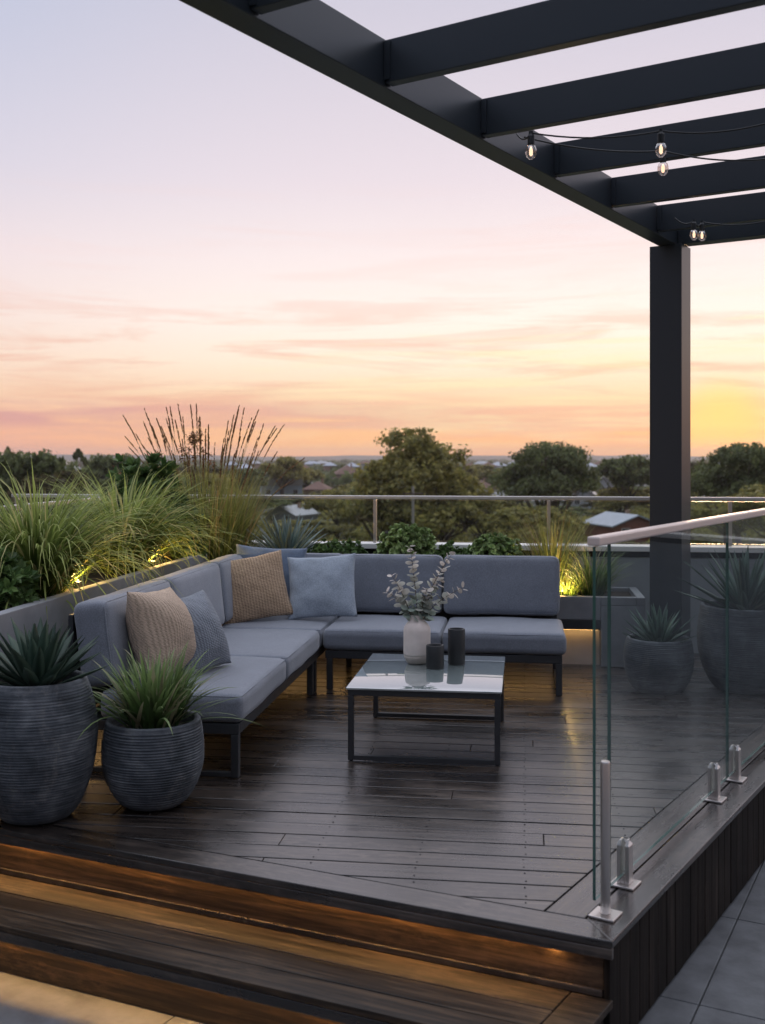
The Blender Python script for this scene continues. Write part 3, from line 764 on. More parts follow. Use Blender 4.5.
xm2 = a_at(443, G1 - 0.2)
for i, (x0, x1) in enumerate(((E0 - 0.02, xm2), (xm2, E1 - 0.01))):
    x0 += 0.005; x1 -= 0.005
    o = cushion(SB, 'back_cushion', (x0 + x1) / 2, G1 - 0.145, 0.70, x1 - x0, 0.20, 0.47, 0.05, 0.018, i + 15, (R(-7), 0, 0), 1, True)

# ------------------------------------------------------------------ pillows
def pillow(name, label, loc, size, thick, mt, rot, seed, h=None):
    n = 30; m = MB(); V = []; Fc = []; hh = (h or size)
    for sgn in (1, -1):
        o = len(V)
        for i in range(n + 1):
            for j in range(n + 1):
                x = -1 + 2 * i / n; z = -1 + 2 * j / n
                prof = max(0, (1 - x ** 4) * (1 - z ** 4)) ** 0.62 * (0.55 + 0.45 * max(0, (1 - x * x) * (1 - z * z)))
                px = x * (1 - 0.07 * (1 - z * z)) ; pz = z * (1 - 0.07 * (1 - x * x))
                q = Vector((px * size / 2, sgn * thick / 2 * prof, pz * hh / 2))
                nz = noise.noise(q * 9 + Vector((seed, sgn * 3, 0))) + 0.5 * noise.noise(q * 22 + Vector((0, seed, sgn)))
                q.y += sgn * prof * nz * 0.012
                edge = min(1 - abs(x), 1 - abs(z))
                q.y += 0.006 * math.sin(9 * (x + z) + seed) * math.exp(-edge * 6)
                V.append(q)
        for i in range(n):
            for j in range(n):
                a = o + i * (n + 1) + j; f = (a, a + n + 1, a + n + 2, a + 1)
                Fc.append(f if sgn < 0 else f[::-1])
    m.add(V, Fc); ob = m.build(name, mt, smooth=True)
    # weld the rim
    import bmesh
    bm = bmesh.new(); bm.from_mesh(ob.data); bmesh.ops.remove_doubles(bm, verts=bm.verts, dist=0.0008); bm.to_mesh(ob.data); bm.free()
    ob.data.polygons.foreach_set('use_smooth', [True] * len(ob.data.polygons))
    ob.location = loc; ob.rotation_euler = rot
    tag(ob, label, 'cushion', 'loose cushions on the corner sofa'); return ob
tan_knit = knit('tan_weave', (0.60, 0.46, 0.345), (0.30, 0.22, 0.155), 130, 0.8)
tan_knit2 = knit('jute_weave', (0.50, 0.355, 0.235), (0.22, 0.15, 0.092), 90, 0.9)
grey_knit = knit('grey_knit', (0.22, 0.245, 0.28), (0.10, 0.115, 0.14), 110, 0.6)
denim = fabric('denim_cloth', (0.115, 0.155, 0.22), 500, 0.3, 0.12, 0.3, 0.2)
light_blue = fabric('light_blue_cloth', (0.29, 0.335, 0.39), 380, 0.5, 0.12, 0.3, 0.35)
pillow('pillow', 'tan woven pillow leaning on the near left backrest, closest to the potted lily grass', L(-2.05, 5.93, 0.725), 0.43, 0.36, tan_knit, (R(-20), R(3), YAW + R(76)), 1.0, 0.52)
pillow('pillow', 'grey blue knitted pillow leaning behind the near tan woven one', L(-1.93, 6.17, 0.685), 0.48, 0.28, grey_knit, (R(-24), R(-3), YAW + R(72)), 2.0)
pillow('pillow', 'rough jute brown pillow in the sofa corner, in front of the denim one', L(-2.09, 8.16, 0.712), 0.56, 0.17, tan_knit2, (R(-17), R(-9), YAW + R(22)), 3.0, 0.52)
pillow('pillow', 'dark denim blue pillow half hidden in the sofa corner', L(-2.04, 8.50, 0.74), 0.58, 0.15, denim, (R(-14), R(3), YAW + R(6)), 4.0, 0.55)
pillow('pillow', 'light blue pillow leaning on the rear backrest beside the jute one', L(-1.57, 8.30, 0.715), 0.55, 0.15, light_blue, (R(-20), R(-4), YAW + R(2)), 5.0, 0.51)

# ------------------------------------------------------------------ table and what stands on it
TC = L(-0.565, 6.58)
TB = thing('coffee_table', 'square coffee table with glossy glass top on a dark metal frame', 'table', TC, YAW)
hx, hy, zt = 0.43, 0.53, 0.42
m = rounded_box(hx * 2 + 0.02, hy * 2 + 0.02, 0.014, 0.004, 2, 0, 2, 0.0); o = m.build('tabletop', table_glass, TB, smooth=True); o.location = (0, 0, zt - 0.007)
bw = 0.032
m = MB()
m.box(-hx, hx, -hy, -hy + bw, zt - 0.048, zt - 0.015); m.box(-hx, hx, hy - bw, hy, zt - 0.048, zt - 0.015)
m.box(-hx, -hx + bw, -hy + bw, hy - bw, zt - 0.048, zt - 0.015); m.box(hx - bw, hx, -hy + bw, hy - bw, zt - 0.048, zt - 0.015)
m.build('top_frame', frame_metal, TB, bevel=0.002)
for sx in (-1, 1):
    for sy in (-1, 1):
        x = sx * (hx - bw / 2); y = sy * (hy - bw / 2)
        m = MB(); m.box(x - bw / 2, x + bw / 2, y - bw / 2, y + bw / 2, 0.006, zt - 0.049); lg = m.build('leg', frame_metal, TB, bevel=0.002)
        m = MB(); m.lathe([(0.010, 0.0015), (0.012, 0.0045), (0.010, 0.0058)], 12, (x, y)); m.build('foot', black_cer, lg)
for sy in (-1, 1):
    y = sy * (hy - bw / 2)
    m = MB(); m.box(-hx + bw, hx - bw, y - bw / 2, y + bw / 2, 0.008, 0.034); m.build('floor_bar', frame_metal, TB, bevel=0.002)

def on_table(u, v): return at_z(u, v, zt)
vp = on_table(417, 663); vp.z = zt + 0.001
VA = thing('vase', 'pale bottle shaped ceramic vase with an unglazed foot on the coffee table', 'vase', vp)
prof_b = [(0.055, 0.0), (0.066, 0.006), (0.080, 0.036), (0.0845, 0.050)]
prof_t = [(0.0845, 0.0502), (0.086, 0.065), (0.086, 0.205), (0.082, 0.228), (0.068, 0.25), (0.050, 0.268), (0.043, 0.278), (0.041, 0.300), (0.044, 0.304), (0.040, 0.305), (0.037, 0.300), (0.037, 0.27)]
m = MB(); m.lathe(prof_b, 48); m.build('foot', vase_raw, VA, smooth=True)
m = MB(); m.lathe(prof_t, 48); m.build('body', vase_cer, VA, smooth=True)
# eucalyptus
EU = thing('eucalyptus_branches', 'silvery round leaved eucalyptus branches standing in the pale vase', 'branches', vp + Vector((0, 0, 0.255)))
scale = 6.78 / 1080
def eu_branch(tip_px, bend, n):
    tip = Vector(((tip_px[0] - 417) * scale, random.uniform(-0.08, 0.08), (663 - tip_px[1]) * scale - 0.25))
    p0 = Vector((random.uniform(-0.02, 0.02), random.uniform(-0.02, 0.02), -0.05))
    mid = Vector((tip.x * bend, tip.y * 0.5, tip.z * 0.5)); pts = []
    for i in range(13):
        f = i / 12; pts.append(p0 * (1 - f) ** 2 + mid * 2 * f * (1 - f) + tip * f * f)
    m = MB(); m.tube(pts, [0.0035 - 0.0022 * i / 12 for i in range(13)], 5); m.build('stem', stem_m, EU, smooth=True)
    lm = MB()
    for k in range(n):
        f = 0.28 + 0.72 * k / (n - 1); x = f * 12; i = min(11, int(x)); p = pts[i].lerp(pts[i + 1], x - i)
        d = (pts[i + 1] - pts[i]).normalized(); ang = k * 1.75 + random.uniform(-.4, .4)
        a = d.orthogonal().normalized(); bb = d.cross(a)
        for s in (0, math.pi):
            o = a * math.cos(ang + s) + bb * math.sin(ang + s)
            rr = 0.027 * (1.15 - 0.45 * f) * random.uniform(0.85, 1.15)
            nrm = (d * random.uniform(0.5, 0.9) - o * random.uniform(0.1, 0.6) + Vector((random.uniform(-.5, .5), random.uniform(-.5, .1), random.uniform(-.2, .5)))).normalized()
            c = p + o * (rr * 1.05); u = (o - nrm * o.dot(nrm)).normalized(); w_ = nrm.cross(u)
            ring = [c + (u * math.cos(t) * 1.05 + w_ * math.sin(t)) * rr - nrm * 0.12 * rr for t in [2 * math.pi * q / 10 for q in range(10)]]
            rv = random.random(); tg = min(1, max(0, f * 1.3 - 0.3 + random.uniform(-.2, .2)))
            lm.add([c + nrm * 0.05 * rr] + ring, [(0, 1 + q, 1 + (q + 1) % 10) for q in range(10)], (rv, tg, 0))
    lm.build('leaves', euc_m, EU, smooth=True)
for tip, bend, n in (((410, 546), 0.2, 15), ((453, 553), 0.3, 14), ((391, 574), 0.35, 11), ((464, 586), 0.15, 12), ((386, 592), 0.2, 10), ((427, 588), 0.4, 8), ((441, 580), 0.35, 9)):
    eu_branch(tip, bend, n)
def cup(label, u, v, r, h):
    p = on_table(u, v); p.z = zt + 0.001
    m = MB(); m.lathe([(r * 0.94, 0), (r, 0.006), (r, h - 0.004), (r - 0.003, h), (r - 0.010, h), (r - 0.013, h - 0.004), (r - 0.013, h - 0.05), (0.004, h - 0.052)], 40)
    o = m.build('candle_holder', black_cer, smooth=True); o.location = p
    md = o.modifiers.new('split', 'EDGE_SPLIT'); md.split_angle = R(50)
    tag(o, label, 'candle holder', 'black candle holders on the table')
cup('short black ceramic candle holder between the vase and the taller one', 435, 668, 0.055, 0.142)
cup('tall black cylindrical candle holder at the right of the vase', 456.5, 664, 0.054, 0.222)

# ------------------------------------------------------------------ plants: generators
def blades(m, n, r0, length, width, lean, bend, segs=5, spread=1.0, elong=(1, 1), up_bias=0.0, az=None):
    for _ in range(n):
        ph = random.uniform(0, 2 * math.pi) if az is None else random.gauss(az[0], az[1])
        rr = r0 * math.sqrt(random.random())
        p = Vector((rr * math.cos(ph) * elong[0], rr * math.sin(ph) * elong[1], 0))
        ph += random.gauss(0, 0.5)
        dr = Vector((math.cos(ph), math.sin(ph), 0)); sd_ = Vector((-dr.y, dr.x, 0))
        Ln = length * random.uniform(0.62, 1.08); th = abs(random.gauss(lean, lean * 0.5)) + 0.02; bd = bend * random.uniform(0.5, 1.4)
        tw = random.uniform(-0.5, 0.5); wd = width * random.uniform(0.7, 1.2); rv = random.random()
        vs, fs, cs = [], [], []
        kink = random.uniform(-0.25, 0.25)
        for i in range(segs + 1):
            t = i / segs
            a = th + bd * t ** 1.6
            s2 = (sd_ * math.cos(tw) + Vector((0, 0, 1)) * math.sin(tw) * 0.5)
            wv = wd * (1 - t ** 2.2) * (0.65 + 0.35 * min(1, t * 4))
            if i == segs:
                vs.append(p.copy()); cs.append((rv, t, 0))
            else:
                vs += [p - s2 * wv / 2, p + s2 * wv / 2]; cs += [(rv, t * t, 0)] * 2
            st = Ln / segs
            p = p + (dr * math.sin(a) + Vector((0, 0, 1)) * math.cos(a) + sd_ * kink * t * 0.5) * st
        for i in range(segs - 1):
            fs.append((2 * i, 2 * i + 1, 2 * i + 3, 2 * i + 2))
        fs.append((2 * segs - 2, 2 * segs - 1, 2 * segs))
        m.add(vs, fs, cs)

def rosette(m, n, length, width, lean0, lean1, r0=0.03, thick=0.012, curl=0.2, segs=6, squash=1.0):
    """sword leaves from the centre: upright inner, spreading outer"""
    ga = 2.39996
    for k in range(n):
        f = (k + 0.5) / n; ph = k * ga + random.uniform(-.2, .2)
        th = lean0 + (lean1 - lean0) * f ** 0.8 + random.uniform(-.09, .09)
        Ln = length * random.uniform(0.82, 1.08) * (0.86 + 0.14 * math.sin(math.pi * f)); wd = width * random.uniform(0.85, 1.15)
        dr = Vector((math.cos(ph), math.sin(ph) * squash, 0)); sd_ = Vector((-dr.y, dr.x, 0)).normalized()
        p = dr * r0 * f; vs, fs, cs = [], [], []; rv = random.random()
        cu = curl * random.uniform(-0.6, 1.2)
        for i in range(segs + 1):
            t = i / segs; a = th + cu * t ** 1.5
            d = dr * math.sin(a) + Vector((0, 0, 1)) * math.cos(a); nn = sd_.cross(d).normalized()
            if nn.z < 0: nn = -nn
            wv = wd * (0.62 + 0.9 * t - 1.52 * t ** 2.6) if t < 1 else 0.0
            wv = max(wv, 0.0015)
            vs += [p - sd_ * wv / 2 + nn * wv * 0.16, p - nn * (thick * (1 - t) + 0.001), p + sd_ * wv / 2 + nn * wv * 0.16, p + nn * 0.002]
            cs += [(rv, t * 0.7 + 0.3, 0), (rv, t * 0.4, 0), (rv, t * 0.7 + 0.3, 0), (rv, t * 0.4, 0)]
            p = p + d * Ln / segs
        for i in range(segs):
            o = 4 * i
            for q in range(4): fs.append((o + q, o + (q + 1) % 4, o + 4 + (q + 1) % 4, o + 4 + q))
        m.add(vs, fs, cs)

def leaf_at(m, p, d, up, ln, wd, rv, g=0.5, cup_=0.15):
    s = d.cross(up).normalized() if abs(d.dot(up)) < 0.98 else d.orthogonal().normalized()
    nn = s.cross(d).normalized()
    m.add([p, p + d * ln * 0.3 + s * wd * 0.42 + nn * wd * cup_, p + d * ln * 0.68 + s * wd * 0.45 + nn * wd * cup_, p + d * ln, p + d * ln * 0.68 - s * wd * 0.45 + nn * wd * cup_, p + d * ln * 0.3 - s * wd * 0.42 + nn * wd * cup_, p + d * ln * 0.5],
          [(0, 1, 6), (1, 2, 6), (2, 3, 6), (3, 4, 6), (4, 5, 6), (5, 0, 6)], (rv, g, 0))

def dome_shrub(t, rx, ry, h, nros, leaf, wid, mt, per=6, spiky=0.3, zl=0.12):
    """rosettes of rounded leaves on a lumpy dome, on visible stems"""
    m = MB(); st = MB()
    for k in range(nros):
        z = random.uniform(-0.1, 1); ph = random.uniform(0, 2 * math.pi); r = math.sqrt(max(0, 1 - z * z)) if z > 0 else 1.0
        lump = 0.82 + 0.22 * noise.noise(Vector((math.cos(ph) * 2, math.sin(ph) * 2, z * 3)) * 1.3 + Vector((rx * 10, h * 7, 0))) + random.uniform(-0.20, 0.08)
        p = Vector((rx * r * math.cos(ph) * lump, ry * r * math.sin(ph) * lump, h * (zl + (1 - zl) * max(0, z) * lump)))
        out = Vector((math.cos(ph) * r, math.sin(ph) * r, 0.45 + z * 0.8)).normalized()
        out = (out + Vector((random.gauss(0, spiky), random.gauss(0, spiky), random.gauss(0, spiky)))).normalized()
        if k % 6 == 0: st.tube([(p.x * 0.1, p.y * 0.1, 0), p * 0.55, p - out * 0.01], [0.008, 0.005, 0.003], 4)
        a = out.orthogonal().normalized(); b_ = out.cross(a)
        rv0 = random.random()
        for q in range(per):
            t_ = 2 * math.pi * q / per + random.uniform(-.3, .3); op = random.uniform(0.5, 1.15)
            d = (out * math.cos(op) + (a * math.cos(t_) + b_ * math.sin(t_)) * math.sin(op)).normalized()
            leaf_at(m, p, d, out, leaf * random.uniform(0.7, 1.2), wid * random.uniform(0.8, 1.2), min(1, max(0, rv0 + random.uniform(-.25, .25))), random.random())
    st.build('stems', stem_m, t, smooth=True); m.build('foliage', mt, t)

# ---- left planter plants
ZS = ltop - 0.052
def grass_clump(label, a, b, n, length, spread):
    t = thing('grass_clump', label, 'ornamental grass', L(a, b, ZS), YAW)
    m = MB(); blades(m, n, 0.15, length, 0.020, 0.50, 1.9, 8, elong=(1, 1.2)); blades(m, n // 3, 0.14, length * 0.92, 0.014, 0.22, 1.2, 7)
    m.build('blades', grass_m, t)
grass_clump('arching yellow green grass clump at the left edge, warm light at its foot', -3.08, 6.55, 760, 1.0, 1)
grass_clump('arching yellow green grass clump second from the left, beside the sofa corner', -3.06, 7.95, 760, 1.0, 1)
grass_clump('half hidden arching grass clump nearest the camera at the photo edge', -3.22, 5.55, 500, 0.85, 1) if False else None
t = thing('leafy_shrub', 'small dark glossy shrub at the far left edge, below the arching grass', 'shrub', L(-2.98, 5.86, ZS), YAW)
dome_shrub(t, 0.20, 0.22, 0.36, 190, 0.075, 0.030, shrub_m, 6, 0.5)
t = thing('leafy_shrub', 'tall dark leafy shrub between the arching grass and the feather reed grass', 'shrub', L(-3.22, 8.85, ZS), YAW)
dome_shrub(t, 0.40, 0.34, 0.93, 420, 0.10, 0.05, shrub_m, 6, 0.5)
t = thing('leafy_shrub', 'low rounded leafy shrub in front of the feather reed grass', 'shrub', L(-2.98, 8.95, ZS), YAW)
dome_shrub(t, 0.27, 0.25, 0.52, 300, 0.06, 0.04, shrub_m, 6, 0.4)

random.seed(21)
t = thing('reed_grass', 'tall feather reed grass with brown seed plumes rising above the horizon', 'ornamental grass', L(-2.83, 9.38, 0.55), YAW)
m = MB(); blades(m, 1000, 0.24, 1.16, 0.013, 0.20, 0.45, 6, elong=(1.25, 0.9)); blades(m, 300, 0.24, 0.95, 0.012, 0.34, 0.9, 6, elong=(1.25, .9))
m.build('blades', reed_m, t)
m = MB(); pm = MB()
for k in range(95):
    ph = random.uniform(0, 2 * math.pi); r = 0.20 * math.sqrt(random.random()); p0 = Vector((r * math.cos(ph) * 1.25, r * math.sin(ph), 0))
    lean = abs(random.gauss(0.32, 0.19)); dr = Vector((math.cos(ph), math.sin(ph), 0)); hh = random.uniform(1.15, 1.68); pts = []
    p = p0.copy(); sg = 9
    for i in range(sg + 1):
        pts.append(p.copy()); tt = i / sg; a = lean * (0.5 + 0.9 * tt ** 2); p = p + (dr * math.sin(a) + Vector((0, 0, 1)) * math.cos(a)) * hh / sg
    m.tube(pts, [0.0028 - 0.0016 * i / sg for i in range(sg + 1)], 4, (random.random() * 0.8, 0.8, 0))
    pl = random.uniform(0.20, 0.34)
    for q in range(46):
        f = random.random(); x = (1 - f * pl / hh) * sg; i = min(sg - 1, int(x)); pp = pts[i].lerp(pts[i + 1], x - i); d = (pts[i + 1] - pts[i]).normalized()
        o = Vector((random.gauss(0, 1), random.gauss(0, 1), 0)).normalized(); wdt = 0.5 * math.sin(math.pi * min(1, f * 0.9 + 0.08)) + 0.12
        leaf_at(pm, pp, (d + o * 0.35 * wdt).normalized(), o, random.uniform(0.018, 0.038), 0.010, random.random(), random.random())
m.build('stems', reed_m, t); pm.build('plumes', plume_m, t)
# the rusty seed head beside the plumes
t = thing('flower_stalk', 'rusty branched seed head standing among the feather reed plumes', 'flower', L(a_at(194, 9.60), 9.60, 0.55), YAW)
m = MB(); pts = [(0, 0, 0), (0.01, 0, 0.5), (0, 0.01, 1.0), (0.01, 0, 1.40)]; m.tube(pts, [0.006, 0.006, 0.005, 0.003], 5); m.build('stem', stem_m, t)
m = MB()
for k in range(26):
    z = random.uniform(1.05, 1.42); ph = random.uniform(0, 6.28); rr = 0.19 * (1.45 - z) / 0.4 * random.uniform(0.4, 1); c = Vector((rr * math.cos(ph), rr * math.sin(ph), z + 0.03))
    for q in range(16):
        o = Vector((random.gauss(0, 1), random.gauss(0, 1), random.gauss(0, 0.5))).normalized(); leaf_at(m, c + o * random.uniform(0, 0.03), o, Vector((0, 0, 1)), 0.036, 0.020, random.random(), random.random())
m.build('seed_head', plume_m, t)  # separate seed tufts that make up the seed head

# ---- rear planter plants
ZR = RPT - 0.037
def agave(name, label, loc, n, ln, wd, l0, l1, mt, thick=0.012, curl=0.2, cat='agave', trunk=0.0):
    t = thing(name, label, cat, loc, random.uniform(0, 1))
    if trunk:
        m = MB(); m.tube([(0, 0, 0), (0, 0, trunk)], [0.06, 0.05], 10); m.build('stem', stem_m, t, smooth=True)
    m = MB(); rosette(m, n, ln, wd, l0, l1, 0.04, thick, curl); o = m.build('leaves', mt, t, smooth=True); o.location = (0, 0, trunk); return t
agave('agave', 'blue green spiky agave in the rear planter behind the denim pillow', L(a_at(286, 9.38), 9.38, ZR), 80, 0.46, 0.050, 0.05, 1.45, agave_pale, 0.01, 0.03, trunk=0.27)
def shrub(label, u, b, rx, ry, h, n, leaf=0.036, wid=0.038, mt=succ_m):
    t = thing('leafy_shrub', label, 'shrub', L(a_at(u, b), b, ZR), YAW); dome_shrub(t, rx, ry, h, n, leaf, wid, mt, 6, 0.35, 0.46)
shrub('round jade green shrub behind the sofa directly above the eucalyptus vase', 407, 9.40, 0.31, 0.25, 0.62, 1000)
shrub('smaller round jade green shrub behind the right backrest', 494, 9.38, 0.28, 0.23, 0.53, 850)
shrub('low dark ground shrub between the agave and the round jade shrub', 338, 9.36, 0.36, 0.22, 0.47, 620, 0.038, 0.03, shrub_m)
shrub('small low green shrub between the two round jade shrubs', 452, 9.36, 0.26, 0.2, 0.44, 380, 0.038, 0.03, shrub_m)
t = thing('grass_clump', 'wispy upright grass with seed heads at the right end of the rear parapet', 'ornamental grass', L(a_at(553, 9.45), 9.45, ZR), YAW)
m = MB(); blades(m, 330, 0.10, 0.78, 0.007, 0.22, 0.7, 6); m.build('blades', reed_m, t)
m = MB(); blades(m, 45, 0.10, 0.95, 0.004, 0.25, 0.5, 6); m.build('stems', plume_m, t)
t = thing('grass_clump', 'low green strappy grass lit yellow from below beside the right sofa end', 'ornamental grass', L(a_at(592, 9.3), 9.3, ZR), YAW)
m = MB(); blades(m, 260, 0.10, 0.52, 0.012, 0.35, 1.1, 6); m.build('blades', grass_m2, t)
t = thing('grass_clump', 'low yellow lit grass tuft close behind the sofa end', 'ornamental grass', L(a_at(566, 9.22), 9.22, ZR), YAW)
m = MB(); blades(m, 160, 0.07, 0.30, 0.009, 0.5, 1.2, 5); m.build('blades', grass_m, t)

# ---- garden uplights
def uplight(label, loc, power, aim):
    t = thing('garden_light', label, 'garden light', loc, 0, 'small garden lights in the planters')
    m = MB(); m.tube([(0, 0, -0.03), (0, 0, 0.05)], 0.006, 8); m.lathe([(0.006, 0.05), (0.022, 0.052), (0.026, 0.06), (0.026, 0.095), (0.023, 0.096), (0.022, 0.088), (0.004, 0.0875)], 16)
    m.build('housing', black_cer, t)
    m = MB(); m.lathe([(0.002, 0.0885), (0.0205, 0.089), (0.0205, 0.0905), (0.002, 0.091)], 16); m.build('lens', led_head, t)
    l = bpy.data.lights.new('garden_lamp', 'POINT'); l.energy = power; l.color = (1.0, 0.62, 0.20); l.shadow_soft_size = 0.02
    lo = bpy.data.objects.new('garden_lamp', l); COL.objects.link(lo); lo.parent = t; lo.location = (0, 0, 0.115)
uplight('small warm garden light at the foot of the leftmost grass clump', L(-2.90, 6.74, ZS - 0.03), 15.0, None)
uplight('small warm garden light at the foot of the second grass clump', L(-2.89, 8.16, ZS - 0.03), 15.0, None)
uplight('small warm garden light in the rear planter beside the right sofa end', L(a_at(563, 9.18), 9.18, ZR - 0.03), 9.0, None)

# ------------------------------------------------------------------ pots
def pot(label, loc, rb, rm, rt, h, seed=0):
    t = thing('ribbed_pot', label, 'plant pot', loc, seed * 1.3, 'ribbed charcoal pots on the deck')
    prof = []; n = 150
    for i in range(n + 1):
        f = i / n
        if f < 0.62: q = math.sin(f / 0.62 * math.pi / 2); r = rb + (rm - rb) * q ** 0.62
        else: q = (f - 0.62) / 0.38; r = rm + (rt - rm) * q ** 1.8
        z = h * f
        if 0.03 < f < 0.965: r += (0.0021 + 0.0013 * noise.noise(Vector((z * 25, seed * 3.0, 1)))) * math.sin(z * 2 * math.pi / 0.0135 + 2.2 * noise.noise(Vector((z * 18, seed * 5.0, 4)))) + 0.0015 * noise.noise(Vector((z * 160, seed, 0)))
        prof.append((r, z))
    prof = [(rb * 0.92, 0.0), ] + [(r, z + 0.002) for r, z in prof]
    prof += [(rt - 0.004, h + 0.008), (rt - 0.016, h + 0.010), (rt - 0.028, h + 0.006), (rt - 0.032, h - 0.01), (rt - 0.035, h - 0.06)]
    m = MB(); m.lathe(prof, 72)
    m.v = [(x * (1 + 0.004 * noise.noise(Vector((x * 5, y * 5, z * 9 + seed)))), y * (1 + 0.004 * noise.noise(Vector((x * 5, y * 5, z * 9 + seed)))), z) for x, y, z in m.v]
    m.build('pot_body', pot_m, t, smooth=True)
    m = MB(); m.lathe([(rt - 0.037, h - 0.07), (rt - 0.037, h - 0.045), (rt * 0.4, h - 0.03), (0.01, h - 0.028)], 40); m.build('soil', soil, t)
    return t
P1 = Vector((-1.66, 5.19, 0.002)); P2 = Vector((-1.140, 5.37, 0.002)); P3 = Vector((2.04, 7.98, 0.002)); P4 = Vector((2.70, 8.02, 0.002))
pot('large ribbed charcoal pot at the left edge, tallest of the left pair', P1, 0.150, 0.283, 0.232, 0.655, 1)
pot('smaller ribbed charcoal pot in front of the left sofa end', P2, 0.130, 0.250, 0.232, 0.415, 2)
pot('small ribbed charcoal pot behind the glass in front of the pergola post', P3, 0.16, 0.252, 0.232, 0.385, 3)
pot('large ribbed charcoal pot behind the glass at the right edge', P4, 0.20, 0.350, 0.325, 0.62, 4)
agave('agave', 'dark green sword leaved agave in the large left pot', P1 + Vector((0, 0, 0.60)), 48, 0.38, 0.076, 0.03, 1.22, agave_dk, 0.012, 0.15)
t = thing('lily_grass', 'bright green arching lily grass in the smaller left pot', 'potted plant', P2 + Vector((0, 0, 0.385)), 0.4)
m = MB(); blades(m, 190, 0.12, 0.43, 0.026, 0.48, 0.85, 7); blades(m, 60, 0.08, 0.38, 0.025, 0.14, 0.5, 6); blades(m, 22, 0.13, 0.48, 0.018, 0.75, 1.4, 8)
m.build('blades', grass_m2, t)
agave('agave', 'small grey green agave in the pot before the pergola post', P3 + Vector((0, 0, 0.33)), 46, 0.33, 0.046, 0.05, 1.25, agave_m, 0.012, 0.1)
agave('agave', 'large spiky green agave in the big pot at the right edge', P4 + Vector((0, 0, 0.56)), 66, 0.56, 0.055, 0.05, 1.32, agave_m, 0.012, 0.2)

exec_bg = True
# ------------------------------------------------------------------ land, hills, town
GZ = -12.0
def ground_mat():
    t = mat('suburb_ground'); v = t.coords()
    n = t.noise(v, 0.012, 6, 0.6); n2 = t.noise(v, 0.09, 4, 0.6)
    c = t.ramp(n, [(0.35, (0.040, 0.052, 0.022)), (0.5, (0.060, 0.062, 0.030)), (0.62, (0.10, 0.090, 0.07))])
    c = t.mix(t.math('MULTIPLY', n2, 0.5), c, (0.05, 0.06, 0.025)); t.principled(c, 0.95); return MATS['suburb_ground']
m = MB(); m.add([(-9000, -2000, GZ), (9000, -2000, GZ), (9000, 9000, GZ), (-9000, 9000, GZ)], [(0, 1, 2, 3)])
tag(m.build('ground', ground_mat()), kind='structure')
hill_mat = simple('hill_cover', (0.060, 0.068, 0.045), 0.95, 0, 0.35, 0.004)
m = MB(); nx = 160; rows = 5; V = []; Fc = []
for j in range(rows):
    for i in range(nx + 1):
        x = -5200 + 10400 * i / nx; y = 5200 + 260 * j
        hgt = (26 + 20 * noise.noise(Vector((x / 1300, 3.3, 0))) + 9 * noise.noise(Vector((x / 330, 7.7, 0))) + 3 * noise.noise(Vector((x / 90, 1.7, 0)))) * math.sin(math.pi * (j) / (rows - 1)) if 0 < j < rows - 1 else -1
        V.append((x, y, GZ + hgt))
for j in range(rows - 1):
    for i in range(nx): a = j * (nx + 1) + i; Fc.append((a, a + 1, a + nx + 2, a + nx + 1))
m.add(V, Fc); tag(m.build('hills', hill_mat, smooth=True), kind='structure')

